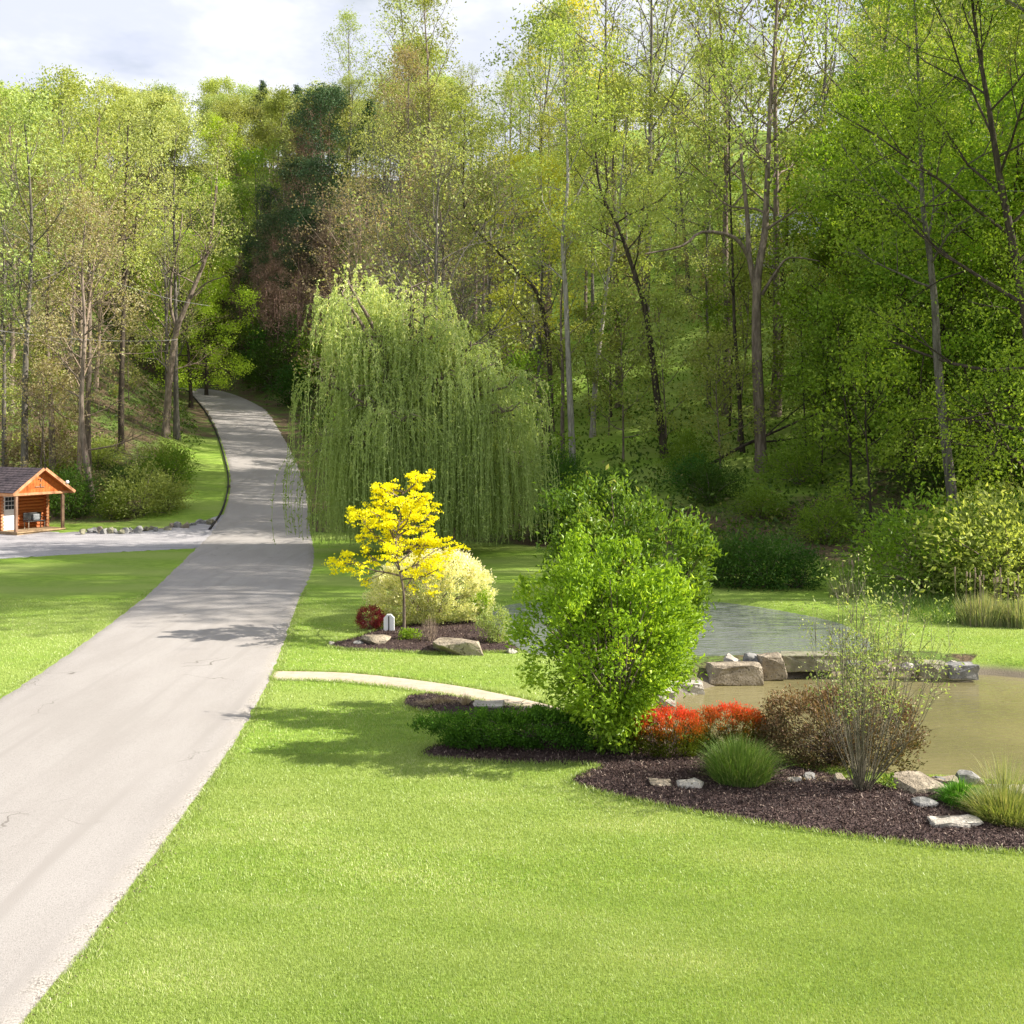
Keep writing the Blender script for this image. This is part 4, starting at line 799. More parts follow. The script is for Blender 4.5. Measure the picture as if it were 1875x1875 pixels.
x, y, z = at(785, 1180); twigs('twiggy_shrub', (x, y, .05), 40, .75, .3, .007, 'small bare tan twiggy shrub in front of the cream bush', 'bush', 'twig_tan', 305)
# tall many stemmed bush in the main bed
x, y, z = at(1580, 1462); twigs('multi_stem_bush', (x, y, .08), 54, 3.4, 1.2, .0085, 'tall sparse vase shaped bush of many grey stems with small pale leaves', 'bush', 'stem_grey', 306, 'leaf_multi', 2900, .06, leafz=(.42, 1), sub=8, curve=.7, sig=.09, off=(.25, 0))
# bronze bush
rf = lambda h, o, q_: np.clip(.15 + h * .5 + q_.normal(0, .22, len(h)), 0, 1)
x, y, z = at(1555, 1425); shrub('bronze_bush', (x, y + .75, -.05), 'wide bronze brown leaved bush behind the tall stemmed bush', 'bush', 'leaf_bronze', seed=307, rx=1.36, ry=.75, rz=.7, zc=.6, nleaf=16000, lsize=.06, nclump=650, sig=.07, inner=.6, aspect=.45, bump=.1, nstem=260, stem_r=.006, box=3.2, updir=.8, rfun=rf)
# red tipped bushes
rf = lambda h, o, q_: np.clip((h - .4) * 1.9 + q_.normal(0, .17, len(h)), 0, 1)
x, y, z = at(1228, 1406); shrub('red_tipped_bush', (x, y + .5, .06), 'bright red tipped bush with orange and dark base beside the rounded green shrub', 'bush', 'leaf_redtip', seed=308, rx=.67, ry=.5, rz=.44, zc=.37, nleaf=15000, lsize=.042, nclump=500, sig=.04, inner=.65, aspect=.35, bump=.1, nstem=60, stem_r=.005, box=3, updir=1.6, rfun=rf, dj=.6)
x, y, z = at(1350, 1390); shrub('red_tipped_bush', (x, y + .5, .0), 'smaller red tipped bush behind the green ornamental grass', 'bush', 'leaf_redtip', seed=309, rx=.66, ry=.42, rz=.4, zc=.37, nleaf=12000, lsize=.042, nclump=420, sig=.04, inner=.65, aspect=.35, bump=.1, nstem=60, stem_r=.005, box=3, updir=1.6, rfun=rf, dj=.6)
# the two large rounded shrubs
x, y, z = at(1160, 1392); xx_ = (1126 - 937.5) * (y + .35) / F_PX
shrub('rounded_shrub', (xx_, y + .35, .0), 'big rounded bright green leafy shrub in front of the pond', 'shrub', 'leaf_shrub', seed=310, rx=1.66, ry=1.35, rz=1.66, zc=2.02, nleaf=25000, lsize=.1, nclump=300, sig=.13, inner=.4, cw=1.1, aspect=.5, bump=.22, nstem=70, stem_r=.022, box=2.0, taper=.55, updir=-.1, spikes=7, dj=1.1, cut=False)
x, y, z = at(1130, 1290); shrub('tall_shrub', ((1140 - 937.5) * 22.1 / F_PX, 22.1, .0), 'taller duller green shrub with reddish shoots behind the rounded bright shrub', 'shrub', 'leaf_shrub2', seed=311, rx=1.85, ry=1.3, rz=1.85, zc=2.5, cw=1.2, nleaf=20000, lsize=.12, nclump=360, sig=.15, inner=.5, aspect=.45, bump=.4, nstem=70, stem_r=.022, box=2.2, taper=.4, updir=.0, spikes=34, dj=1.1)
# hedge and small neighbours
rf = lambda h, o, q_: np.clip((h - .3) * .9 + q_.normal(0, .2, len(h)), 0, 1)  # hedge leaves lighten upward: lit top and shaded front put into the colour
x, y, z = at(945, 1398); shrub('low_hedge', (x, y + .75, .05), 'long low dark green hedge beside the rounded green shrub', 'hedge', 'leaf_hedge', seed=312, rx=1.45, ry=.55, rz=.33, zc=.3, nleaf=24000, lsize=.05, nclump=420, sig=.06, inner=.5, bump=.35, nstem=60, stem_r=.006, box=2.6, updir=.8, rfun=rf)
x, y, z = at(1130, 1400); shrub('ground_shrub', (x, y + .35, .05), 'low green shrub between the hedge and the red tipped bush', 'bush', 'leaf_mid', seed=314, rx=.45, ry=.35, rz=.38, zc=.34, nleaf=3500, lsize=.06, nclump=140, sig=.05, inner=.4, nstem=30, stem_r=.006)
x, y, z = at(1045, 1345); shrub('pale_ground_plant', (x, y, .05), 'pale green ground plant behind the right end of the hedge', 'plant', 'leaf_multi', seed=315, rx=.4, ry=.2, rz=.2, zc=.2, nleaf=1200, lsize=.05, nclump=80, sig=.04, inner=.3, nstem=16, stem_r=.004)
x, y, z = at(1628, 1463); shrub('seedling_plant', (x, y, .09), 'tiny green and orange plant at the foot of the tall stemmed bush', 'plant', 'leaf_shrub2', seed=316, rx=.13, ry=.1, rz=.12, zc=.14, nleaf=150, lsize=.06, nclump=16, sig=.03, inner=.2, nstem=8, stem_r=.003)
# ornamental grasses
def grass_clump(name, loc, n, h, w_, bw, mat, label, seed, droop=.5, cat='grass', up=0.0, base=.35, rxy=(1, 1), seg=4):
    q_ = np.random.RandomState(seed); a = q_.uniform(0, 6.28, n); rr = q_.uniform(0, 1, n) ** .6; b0 = np.stack([np.cos(a) * rr * w_ * base * rxy[0], np.sin(a) * rr * w_ * base * rxy[1], np.zeros(n) - .02], 1)
    hh = h * q_.uniform(.45, 1.15, n) * (1 - .25 * rr * q_.uniform(0, 1, n)); outd = np.stack([np.cos(a) * rxy[0], np.sin(a) * rxy[1], 0 * a], 1) + q_.normal(0, .3, (n, 3)) * np.array([1, 1, 0]); reach = w_ * (1 - base) * rr * q_.uniform(.5, 1.3, n)
    tt_ = np.linspace(0, 1, seg + 1); pts = np.stack([b0 + outd * (reach * t ** 1.7)[:, None] + np.array([0, 0, 1]) * (hh * (t - droop * rr * t ** 3))[:, None] for t in tt_], 1)
    s_ = np.stack([-np.sin(a + q_.normal(0, 1, n)), np.cos(a + q_.normal(0, 1, n)), 0 * a], 1); wv_ = bw * np.array([1, .9, .7, .4, .05, .02])[:seg + 1]
    V_ = np.stack([pts - s_[:, None] * wv_[None, :, None], pts + s_[:, None] * wv_[None, :, None]], 2).reshape(-1, 3); k_ = (np.arange(n)[:, None] * 2 * (seg + 1) + np.arange(seg)[None] * 2).ravel()
    return V_, np.stack([k_, k_ + 1, k_ + 3, k_ + 2], 1), np.repeat(q_.uniform(0, 1, n), 2 * (seg + 1))
def clump(name, loc, label, mat, cat='ornamental grass', **kw):
    v, f, r_ = grass_clump(name, loc, mat=mat, label=label, **kw); return tag(obj(name, mesh(name, v, [f], M[mat], r_), None, loc), label, cat)
x, y, z = at(1366, 1462); clump('ornamental_grass', (x, y + .5, .06), 'green fountain grass clump in front of the red tipped bushes', 'blade_green', n=4200, h=.82, w_=.82, bw=.0045, seed=401, droop=.35, base=.55)
x, y, z = at(1775, 1500); clump('ornamental_grass', (x, y + .35, .07), 'bright green low grass tuft beside the flat stones', 'blade_bright', n=1500, h=.5, w_=.46, bw=.006, seed=402, droop=.6, base=.5)
x, y, z = at(1868, 1540); clump('ornamental_grass', (x, y + .5, .07), 'tan and olive grass clump cut off by the right edge', 'blade_tan', n=3200, h=.52, w_=.75, bw=.0055, seed=403, droop=.35, base=.6)
x, y, z = at(1845, 1470); clump('ornamental_grass', (x, y + .1, .03), 'thin pale wispy grass between pond edge and tan clump', 'blade_pale', n=420, h=.8, w_=.62, bw=.004, seed=404, droop=.3, base=.5)
x, y, z = at(1300, 1395); clump('ornamental_grass', (x + .1, y + .3, .05), 'little green grass tuft between the two red tipped bushes', 'blade_green', n=500, h=.4, w_=.25, bw=.004, seed=405, droop=.4)
x, y, z = at(808, 1298); clump('dry_grass', (x, y + .1, .06), 'pale flattened dry grass at the left end of the small bed', 'straw', cat='dry grass', n=900, h=.22, w_=.55, bw=.006, seed=406, droop=.9, base=.5, rxy=(1.3, .5))
x, y, z = at(1000, 1322); clump('dry_grass', (x, y + .1, .06), 'heap of dead tan stalks at the right end of the small bed', 'straw', cat='dry grass', n=1300, h=.24, w_=.85, bw=.007, seed=407, droop=1.0, base=.5, rxy=(1.2, .6))
x, y, z = at(852, 1305); clump('dry_grass', (x, y + .15, .06), 'upright short brown stalks in the middle of the small bed', 'straw', cat='dry grass', n=160, h=.35, w_=.2, bw=.005, seed=408, droop=.3)
x, y, z = at(1470, 1440); clump('dry_grass', (x + .1, y, .07), 'dead tan stalks at the foot of the bronze bush', 'straw', cat='dry grass', n=420, h=.16, w_=.5, bw=.006, seed=409, droop=1.1, base=.5, rxy=(1.4, .6))
x, y, z = at(1080, 1432); clump('dry_grass', (x, y, .05), 'thin dry stalks at the left tip of the main bed', 'straw', cat='dry grass', n=120, h=.12, w_=.25, bw=.005, seed=413, droop=1.0, base=.5)
# cattails
def cattails(loc, n, h, w_, label, seed, heads=14):
    o = empty('cattail_clump', loc, label, 'cattails'); v, f, r_ = grass_clump('c', loc, n=n, h=h, w_=w_, bw=.009, mat='', label='', seed=seed, droop=.2, base=.75, rxy=(1, .7)); obj('blades', mesh('cattail_blades', v, [f], M['blade_pale'], r_), o)
    q_ = np.random.RandomState(seed)
    for i in range(heads):
        x_, y_ = q_.uniform(-.8, .8) * w_, q_.uniform(-.5, .5) * w_; hh = h * q_.uniform(1.1, 1.5); tp = np.array([x_ + q_.normal(0, .06), y_, hh])
        tv_, tf_ = tubes([(np.array([(x_, y_, 0), tp]), np.array([.008, .006]), 5)]); st = obj('stalk', mesh('stalk', tv_, [tf_], M['twig_tan']), o)
        tv_, tf_ = tubes([(np.array([tp - (0, 0, .02), tp, tp + (0, 0, .13), tp + (0, 0, .15)]), np.array([.005, .022, .022, .005]), 6)]); obj('head', mesh('cattail_head', tv_, [tf_], M['twig_tan']), st)
x, y, z = at(1815, 1150); cattails((x, y + .5, z), 1500, 1.05, 1.0, 'tan reeds with cattail heads on the bank near the right edge', 411, 18)
x, y, z = at(1880, 1150); cattails((x, y + .2, z), 1300, 1.0, .9, 'tan reeds with cattail heads cut off by the right edge', 414, 10)
x, y, z = at(1545, 1095); cattails((x, y, z), 260, .9, .7, 'sparse thin reeds on the far bank above the upper pond', 412, 6)
# rough long grass on far bank foot
n = 26000; X = rs.uniform(4, 24, n); Y = rs.uniform(33, 46, n); ft = np.interp(X, FOOT_X, FOOT_Y); k = (Y > ft - 4.2) & (Y < ft) | ((X > 12.5) & (Y > 32.5) & (Y < ft)); k &= sdist(POND_U, X, Y) > .4; X, Y = X[k], Y[k]
v, f = blades(X, Y, .3, .03, rs, .4); tag(obj('bank_grass', mesh('bank_grass', v, [f], M['blade_green'], np.repeat(rs.uniform(0, 1, len(X)), 3))), 'rough long grass along the foot of the woods behind the pond', 'grass', kind='stuff')

# ------------------------------------------------------------------ rocks
def rock(box, z0, dep, matn, label, name='boulder', seed=0, blocky=0.0, flat=False, group=None, lean=0, n=26):
    x0, x1, yt_, yb = box; Y = F_PX * (CH - z0) / (yb - HY); X = ((x0 + x1) / 2 - 937.5) * Y / F_PX; w_ = (x1 - x0) * Y / F_PX; hv = (yb - yt_) * Y / F_PX; h = hv * .78 if z0 < -.04 else max(.1, .6 * hv, hv - dep * (CH - z0) / Y * .8) * 1.05
    q_ = np.random.RandomState(seed + int(x0)); import bmesh
    p = q_.uniform(-1, 1, (n, 3)); p = np.vstack([p, np.array([(a_, b_, c_) for a_ in (-1, 1) for b_ in (-1, 1) for c_ in (-1, 1)]) * q_.uniform(.55, 1, (8, 3))]) if blocky > .5 and z0 < -.04 else p; n = len(p); p = np.sign(p) * np.abs(p) ** (1 - .75 * blocky); nr = np.linalg.norm(p, axis=1)[:, None]; p = np.where(blocky > .5, p, p / nr * (.75 + .25 * q_.uniform(size=(n, 1))))
    p *= np.array([w_ / 2, dep / 2, h * .62]); p[:, 2] += h * .38; 
    if lean: p[:, 0] += lean * p[:, 2]
    bm = bmesh.new(); [bm.verts.new(v_) for v_ in p]; r_ = bmesh.ops.convex_hull(bm, input=bm.verts); bmesh.ops.delete(bm, geom=[g_ for g_ in r_['geom_interior'] if isinstance(g_, bmesh.types.BMVert)], context='VERTS')
    bmesh.ops.bevel(bm, geom=bm.edges[:], offset=min(w_, h, dep) * .045, segments=2, profile=.6, affect='EDGES', clamp_overlap=True); bmesh.ops.triangulate(bm, faces=bm.faces[:])
    bmesh.ops.subdivide_edges(bm, edges=[e_ for e_ in bm.edges if e_.calc_length() > .14], cuts=1, use_grid_fill=False)
    for v_ in bm.verts:
        k_ = math.sin(v_.co.x * 9 + seed) * math.cos(v_.co.y * 11 + x0) * math.sin(v_.co.z * 13 + 1); k2_ = math.sin(v_.co.x * 23 + v_.co.z * 31 + x0) * math.cos(v_.co.y * 27 + seed); v_.co += Vector((k_ + k2_ * .5, -k_, k_ - k2_ * .6)) * .026
    me_ = bpy.data.meshes.new(name); bm.to_mesh(me_); bm.free(); me_.materials.append(M[matn]); o = obj(name, me_, None, (X, Y + dep / 2, z0)); return tag(o, label, 'rock', group)
D = 'stones of the dam between the ponds'
rock((1298, 1401, 1209, 1249), -.28, .6, 'rock_tan', 'long flat topped tan slab with reddish left end in the stone dam', 'stone_slab', 1, .66, group=D)
rock((1322, 1362, 1192, 1222), -.08, .45, 'rock_pale', 'whitish rounded boulder behind the left of the long tan slab', seed=2, group=D)
rock((1355, 1406, 1189, 1222), -.08, .5, 'rock_grey', 'grey layered boulder right of the whitish boulder', seed=3, blocky=.3, group=D)
rock((1397, 1443, 1190, 1238), -.25, .45, 'rock_tan', 'upright pointed boulder between the two long slabs', seed=4, blocky=.6, group=D, lean=-.15)
rock((1430, 1552, 1194, 1226), -.12, .65, 'rock_moss', 'long dark sided slab at the middle of the dam', 'stone_slab', 5, .75, group=D)
rock((1545, 1600, 1202, 1233), -.2, .5, 'rock_grey', 'grey stone just right of the long dark sided slab', seed=6, blocky=.5, group=D)
rock((1598, 1650, 1204, 1234), -.2, .5, 'rock_tan', 'tan stone seen through the stems of the tall bush', seed=7, blocky=.5, group=D)
rock((1645, 1692, 1208, 1234), -.2, .4, 'rock_pale', 'pale low stone at the right end of the dam', seed=8, group=D)
rock((1683, 1741, 1207, 1237), -.22, .5, 'rock_moss', 'dark mossy stone at the water right of the tall bush', seed=9, blocky=.6, group=D)
rock((1737, 1764, 1204, 1228), -.2, .35, 'rock_pale', 'small pale stone on top of the right hand dam stones', seed=10, group=D)
rock((1740, 1795, 1212, 1241), -.25, .5, 'rock_grey', 'grey block stone at the far right end of the dam', seed=11, blocky=.8, group=D)
rock((1252, 1300, 1222, 1252), ZL, .5, 'rock_moss', 'low mossy stone left of the long tan slab', seed=12, blocky=.3, group=D)
rock((1225, 1292, 1247, 1272), ZL, .5, 'rock_pale', 'flat pale shore stone under the green shrub edge', 'stone_slab', 13, .8)
rock((1185, 1240, 1262, 1290), ZL + .1, .6, 'rock_pale', 'flat pale shore stone mostly hidden by the green shrub', 'stone_slab', 14, .8)
rock((1300, 1380, 1243, 1254), ZL - .05, .3, 'rock_tan', 'thin flat stone in the water under the long tan slab', 'stone_slab', 15, .9)
rock((1440, 1470, 1217, 1228), ZL, .25, 'rock_tan', 'small stone in the water under the dark sided slab', seed=16)
rock((1206, 1228, 1296, 1312), -.1, .25, 'rock_grey', 'small grey stone at the pond edge beside the green shrub', seed=17)
rock((788, 890, 1166, 1199), .03, .9, 'rock_tan', 'large flat tan boulder at the front of the upper bed', seed=18, blocky=.75)
rock((648, 722, 1157, 1184), .05, .8, 'rock_tan', 'low sloping tan boulder under the dark red bush', seed=19, blocky=.2)
rock((640, 668, 1172, 1184), .03, .3, 'rock_grey', 'small grey stone at the left of the low sloping boulder', seed=20)
rock((598, 612, 1172, 1184), 0, .25, 'rock_pale', 'small pale stone at the left tip of the upper bed', seed=21)
rock((925, 950, 1184, 1198), 0, .3, 'rock_pale', 'small pale stone at the right tip of the upper bed', seed=22)
rock((1236, 1297, 1421, 1452), .06, .45, 'rock_pale', 'rounded pale boulder left of the green fountain grass', seed=23)
rock((1190, 1238, 1434, 1446), .06, .3, 'rock_tan', 'thin flat stone left of the rounded pale boulder', 'stone_slab', 24, .8)
rock((1445, 1475, 1418, 1440), .05, .3, 'rock_pale', 'pale stone right of the green fountain grass', seed=25)
rock((1468, 1505, 1412, 1436), .05, .35, 'rock_grey', 'grey stone at the foot of the bronze bush', seed=26, blocky=.4)
rock((1530, 1555, 1412, 1440), .05, .3, 'rock_tan', 'tan stone just left of the tall stemmed bush base', seed=27, blocky=.4)
rock((1645, 1745, 1425, 1462), .03, .8, 'rock_tan', 'large flat topped boulder at the near pond edge', seed=28, blocky=.7)
rock((1715, 1770, 1419, 1446), .0, .4, 'rock_tan', 'brown flat stone behind the large near boulder', 'stone_slab', 29, .7)
rock((1712, 1740, 1422, 1440), .05, .3, 'rock_grey', 'blue grey stone between the near boulders', seed=30)
rock((1755, 1806, 1405, 1445), -.02, .55, 'rock_grey', 'angular dark grey boulder at the near water edge', seed=31, blocky=.5, lean=.2)
rock((1795, 1812, 1422, 1442), -.02, .25, 'rock_moss', 'small mossy stone right of the angular grey boulder', seed=32)
rock((1672, 1735, 1458, 1486), .06, .45, 'rock_grey', 'low grey stone in front of the large near boulder', seed=33, blocky=.5)
rock((1705, 1806, 1500, 1520), .07, .35, 'rock_pale', 'long thin pale stone lying in the mulch', 'stone_slab', 34, .9)
rock((1822, 1900, 1445, 1462), .0, .4, 'rock_pale', 'pale straight slab at the water cut off by the right edge', 'stone_slab', 35, .95)
for i_, (a_, b_, c_, d_) in enumerate(((1443, 1466, 1219, 1240), (1475, 1492, 1226, 1240), (1505, 1530, 1222, 1241), (1560, 1582, 1224, 1241), (1618, 1634, 1223, 1240), (1668, 1690, 1226, 1242), (1270, 1288, 1244, 1259), (1402, 1420, 1232, 1247))):
    rock((a_, b_, c_, d_), ZL - .02, .28, ('rock_grey', 'rock_tan', 'rock_moss', 'rock_pale')[i_ % 4], ('first', 'second', 'third', 'fourth', 'fifth', 'sixth', 'seventh', 'eighth')[i_] + ' small stone wedged at the waterline under the dam slabs', seed=140 + i_, group=D, n=16)
rock((865, 925, 1287, 1303), .04, .5, 'rock_pale', 'flat pale flagstone in the small bed', 'stone_slab', 36, .9)
rng2 = random.Random(8)
for i in range(26):
    px = 142 + i * 9.6 + rng2.uniform(-2, 2); py = 977 - max(0, px - 230) * .09 + rng2.uniform(-1.5, 2); s_ = rng2.uniform(13, 24)
    rock((px, px + s_, py - s_ * rng2.uniform(.6, .95), py + 1), .02, rng2.uniform(.4, .7), rng2.choice(['rock_grey', 'rock_moss', 'rock_tan', 'rock_grey']), ('leftmost' if i == 0 else 'rightmost' if i == 25 else 'number %d from the left' % (i + 1)) + ' rough stone in the low row edging the gravel', seed=50 + i, group='row of stones behind the gravel', n=16)

# ------------------------------------------------------------------ white marker
x, y, z = at(712, 1163); mk = empty('garden_marker', (x, y, .04), 'small white house shaped garden marker on a dark post beside the red ball bush', 'marker')
V = np.array([(-.15, 0, .05), (.15, 0, .05), (.15, 0, .42), (.06, 0, .52), (-.06, 0, .52), (-.15, 0, .42)]); V2 = V + np.array([0, .12, 0]); k = np.arange(6)
obj('panel', mesh('marker_panel', np.vstack([V, V2]), [np.array([[0, 1, 2, 3, 4, 5]]), np.array([[11, 10, 9, 8, 7, 6]]), np.stack([(k + 1) % 6, k, k + 6, (k + 1) % 6 + 6], 1)], M['whitepaint']), mk)
part('post', [((0, -.035, .22), (.03, .03, .52))], M['blackmetal'], mk)

# ------------------------------------------------------------------ log cabin
gdir = np.array([.5, .866]); rot = math.atan2(gdir[1], gdir[0]); cb = flatpt(30, 981)
cab = empty('log_cabin', (cb[0], cb[1], 0), 'small orange log cabin with front porch and dark shingle roof', 'cabin', rz=rot)
# local frame: x runs along the gable end, y runs back along the ridge
Wd, Lp, Lb = 3.05, 1.6, 6.2
part('porch_floor', [((Wd / 2, Lp / 2 - .03, .16), (Wd + .1, Lp + .2, .08))] , M['deckwood'], cab, .01)
part('porch_beam', [((Wd / 2, .02, .06), (Wd, .14, .12)), ((.05, Lp / 2, .06), (.14, Lp, .12))], M['deckwood'], cab)
P_ = []
for i in range(12):
    zc = .22 + i * .185
    P_.append((np.array([(-.16 + .02, Lp, zc), (Wd + .16, Lp, zc)]), np.array([.1, .1]), 10))
    for xs_ in (.08, Wd - .08): P_.append((np.array([(xs_, Lp - .28, zc + .09), (xs_, Lb, zc + .09)]), np.array([.1, .1]), 10))
    P_.append((np.array([(-.16, Lb, zc), (Wd + .16, Lb, zc)]), np.array([.1, .1]), 10))
tv, tf = tubes(P_); wall = obj('log_wall', mesh('log_wall', tv, [tf], M['logwood'], None, True), cab)
# caps so the log ends read as solid
caps = []
for pth, r_, s_ in P_:
    for e_, sg in ((0, -1), (1, 1)):
        d_ = pth[1] - pth[0]; d_ = d_ / np.linalg.norm(d_); c_ = pth[e_]; caps.append((np.array([c_ - d_ * .01 * sg, c_ + d_ * .012 * sg, c_ + d_ * .014 * sg]), np.array([.1, .075, .002]), 10))
tv, tf = tubes(caps); obj('log_end', mesh('log_end', tv, [tf], M['trimwood']), wall)
part('wall_core', [((Wd / 2, (Lp + Lb) / 2, 1.3), (Wd - .2, Lb - Lp - .02, 2.2))], M['logwood'], cab)
for (x_, y_) in ((.02, .06), (Wd - .05, .06)): part('porch_post', [((x_, y_, 1.25), (.15, .15, 2.1))], M['postwood'], cab, .01)
dr = part('door', [((.62, Lp - .13, 1.2), (.86, .06, 2.0))], M['whitepaint'], cab, .005)
part('door_frame', [((.15, Lp - .14, 1.2), (.07, .08, 2.06)), ((1.09, Lp - .14, 1.2), (.07, .08, 2.06)), ((.62, Lp - .14, 2.25), (1.02, .08, .07))], M['trimwood'], dr)
part('door_glass', [((.62 + (i - 1) * .2, Lp - .165, 1.45 + j * .24), (.17, .02, .2)) for i in range(3) for j in range(3)], M['glass'], dr)
part('door_handle', [((.98, Lp - .19, 1.1), (.04, .06, .04))], M['blackmetal'], dr)
# roof
ez, rz_, ov, fv, bv = 2.3, 3.62, .38, -.35, Lb + .3; xm = Wd / 2; sl_ = (rz_ - ez) / (xm + ov)
def slab(xa, za, xb, zb, y0, y1, th): 
    n_ = np.array([-(zb - za), xb - xa]); n_ = n_ / np.linalg.norm(n_) * th
    if n_[1] < 0: n_ = -n_
    V_ = [(xa, y0, za), (xb, y0, zb), (xb + n_[0], y0, zb + n_[1]), (xa + n_[0], y0, za + n_[1])]; V_ += [(a_, y1, b_) for a_, _, b_ in V_]
    return np.array(V_), np.array([(0, 1, 2, 3), (7, 6, 5, 4), (0, 4, 5, 1), (1, 5, 6, 2), (2, 6, 7, 3), (3, 7, 4, 0)])
def mslab(name, lst, mat, parent):
    V_, F_, b0 = [], [], 0
    for s_ in lst: v_, f_ = slab(*s_); V_.append(v_); F_.append(f_ + b0); b0 += 8
    return obj(name, mesh(name, np.vstack(V_), [np.vstack(F_)], mat), parent)
courses = []
for sgn in (-1, 1):
    xe = xm + sgn * (xm + ov); nC = 11
    for i in range(nC):
        t0, t1 = i / nC, (i + 1.08) / nC; t1 = min(t1, 1); courses.append((xe + (xm - xe) * t0, ez + (rz_ - ez) * t0 + .035, xe + (xm - xe) * t1, ez + (rz_ - ez) * t1 + .015, fv + .012, bv - .012, .03))
rf_ = mslab('roof', courses, M['shingle'], cab)
mslab('roof_deck', [(-ov, ez - .03, xm, rz_ - .03, fv + .02, bv - .02, .05), (Wd + ov, ez - .03, xm, rz_ - .03, fv + .02, bv - .02, .05)], M['plankwood'], rf_)
mslab('bargeboard', [(-ov - .03, ez - .12, xm, rz_ - .07, fv - .035, fv + .01, .16), (Wd + ov + .03, ez - .12, xm, rz_ - .07, fv - .035, fv + .01, .16)], M['trimwood'], rf_)
part('fascia', [((-ov - .02, (fv + bv) / 2, ez - .06), (.04, bv - fv - .1, .16)), ((Wd + ov + .02, (fv + bv) / 2, ez - .06), (.04, bv - fv - .1, .16))], M['trimwood'], rf_)
zt = ez + .06; V = np.array([(-.05, 0, zt), (Wd + .05, 0, zt), (xm, 0, rz_ - .12)]); hgt = rz_ - .12
nb_ = 17; bs_ = []
Vp, Fp, b0 = [], [], 0
for i in range(nb_):
    xa, xb = -.1 + (Wd + .2) * i / nb_ + .006, -.1 + (Wd + .2) * (i + 1) / nb_ - .006; f_ = lambda x_: rz_ - .1 - abs(x_ - xm) * sl_
    if max(f_(xa), f_(xb)) < zt: continue
    V_ = [(xa, .0, zt - .08), (xb, .0, zt - .08), (xb, .0, max(f_(xb), zt)), (xa, .0, max(f_(xa), zt))]; V_ += [(a_, .06, c_) for a_, _, c_ in V_]; Vp.append(np.array(V_)); Fp.append(np.array([(0, 1, 2, 3), (7, 6, 5, 4), (0, 4, 5, 1), (1, 5, 6, 2), (2, 6, 7, 3), (3, 7, 4, 0)]) + b0); b0 += 8
gb = obj('gable', mesh('gable', np.vstack(Vp), [np.vstack(Fp)], M['plankwood']), cab)
part('gable_beam', [((Wd / 2, .02, ez - .06), (Wd + .5, .16, .14))], M['trimwood'], cab, .01)
part('gable_ornament', [((xm - .22, -.03, ez + .32), (.3, .03, .05)), ((xm + .1, -.03, ez + .3), (.26, .03, .05)), ((xm - .02, -.03, ez + .4), (.05, .03, .16)), ((xm - .05, -.03, ez + .75), (.22, .03, .05)), ((xm, -.03, ez + .68), (.04, .03, .16))], M['postwood'], gb)
import bmesh as _bm
b_m = _bm.new(); _bm.ops.create_uvsphere(b_m, u_segments=16, v_segments=10, radius=.1); me_ = bpy.data.meshes.new('globe'); b_m.to_mesh(me_); b_m.free(); me_.materials.append(M['whitepaint'])
gl = obj('globe_fitting', me_, rf_, (Wd - .1, fv - .06, ez + .52)); 
# bench on the porch
bp = Matrix.Rotation(rot, 4, 'Z') @ Vector((1.95, Lp - .5, 0)); bn = empty('porch_bench', (cb[0] + bp.x, cb[1] + bp.y, .2), 'dark metal bench with a grey cushion on the cabin porch', 'bench', rz=rot)
part('seat', [((0, 0, .42), (1.15, .45, .05))], M['blackmetal'], bn, .01); part('backrest', [((0, .22, .68), (1.15, .05, .42))], M['blackmetal'], bn, .015)
for sx in (-1, 1): part('armrest', [((sx * .56, 0, .62), (.05, .45, .04)), ((sx * .56, -.2, .52), (.04, .04, .2))], M['blackmetal'], bn)
for sx in (-1, 1):
    for sy in (-1, 1): part('leg', [((sx * .52, sy * .18, .2), (.04, .04, .4))], M['rock_tan'], bn)
part('cushion', [((.22, .14, .62), (.5, .14, .36))], M['cushion'], bn, .05)
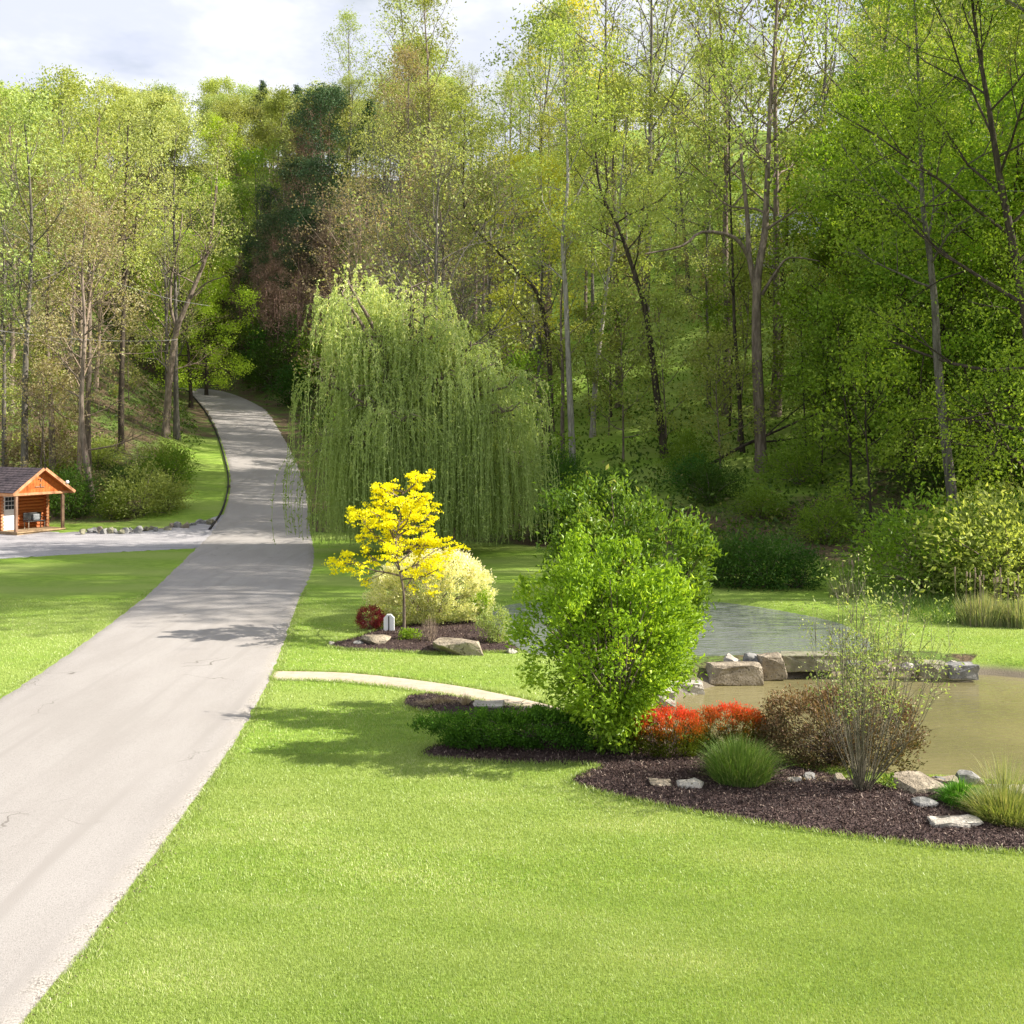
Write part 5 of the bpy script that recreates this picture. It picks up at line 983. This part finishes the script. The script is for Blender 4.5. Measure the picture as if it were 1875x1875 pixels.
# ------------------------------------------------------------------ house on the hill
hx, hy, hz = G(1440, 500); hz = terrain(hx, hy); ho = empty('hillside_house', (hx, hy, hz), 'grey roofed pale house half hidden by trunks high on the right slope', 'house', rz=R(-8))
part('wall', [((1.0, 4, 1.0), (9, 7, 5.6))], M['siding'], ho)
mslab('roof', [], M['houseroof'], ho) if False else None
def hroof():
    V_ = np.array([(-4.2, 0, 3.6), (6.2, 0, 3.6), (6.2, 4, 6.4), (-4.2, 4, 6.4), (-4.2, 8, 3.6), (6.2, 8, 3.6)]); lo_ = V_ - np.array([0, 0, .25]); n_ = 6
    F4 = np.array([(0, 1, 2, 3), (3, 2, 5, 4), (9, 8, 7, 6), (10, 11, 8, 9), (0, 6, 7, 1), (4, 5, 11, 10), (1, 7, 8, 2), (2, 8, 11, 5), (3, 9, 6, 0), (4, 10, 9, 3)]); return np.vstack([V_, lo_]), F4
v_, f_ = hroof(); hr = obj('roof', mesh('house_roof', v_, [f_], M['houseroof']), ho); part('chimney', [((4.2, 4.2, 6.6), (.7, .7, 1.6))], M['rock_grey'], hr, .02)
for xw_ in (-2.2, .6, 3.4):
    wn = part('window', [((xw_, .46, 2.2), (1.2, .08, 1.2))], M['whitepaint'], ho); part('pane', [((xw_ - .28, .4, 2.2), (.5, .03, 1.05)), ((xw_ + .28, .4, 2.2), (.5, .03, 1.05))], M['glass'], wn)
part('deck', [((1.0, -.6, .3), (8, 2.2, .2)), ((1.0, -1.65, .95), (8, .08, .1))] + [((-2.9 + i * 1.3, -1.65, -.2), (.1, .1, 2.2)) for i in range(7)], M['siding'], ho)
# small red post fence in the dark gap behind the willow
x, y, z = G(590, 650); fo = empty('red_fence', (x, y, z), 'short bit of red post fence in the dark woods left of the willow top', 'fence')
for i in range(3): part('fence_post', [((-.8 + i * .8, 0, .5), (.12, .12, 1.2))], M['redwood'], fo)
part('rail', [((0, -.07, .75), (2.0, .05, .12)), ((0, -.07, .35), (2.0, .05, .12))], M['redwood'], fo)
# overhead wires
def wire(a_, b_, sag, label):
    t_ = np.linspace(0, 1, 25)[:, None]; P_ = a_ * (1 - t_) + b_ * t_; P_[:, 2] -= sag * (4 * t_ * (1 - t_))[:, 0]; tv_, tf_ = tubes([(P_, np.full(25, .016), 4)]); tag(obj('overhead_wire', mesh('overhead_wire', tv_, [tf_], M['rock_grey'])), label, 'wire', 'overhead wires')
wire(P3(-60, 380, 62), P3(385, 560, 84), 1.0, 'thin grey overhead wire slanting down above the cabin woods')
wire(P3(-60, 596, 62), P3(325, 622, 80), .4, 'thin grey overhead wire nearly level above the cabin roof')
wire(P3(1775, 349, 47), P3(1960, 351, 42), .0, 'thin pale wire crossing the dense trees at the right edge')
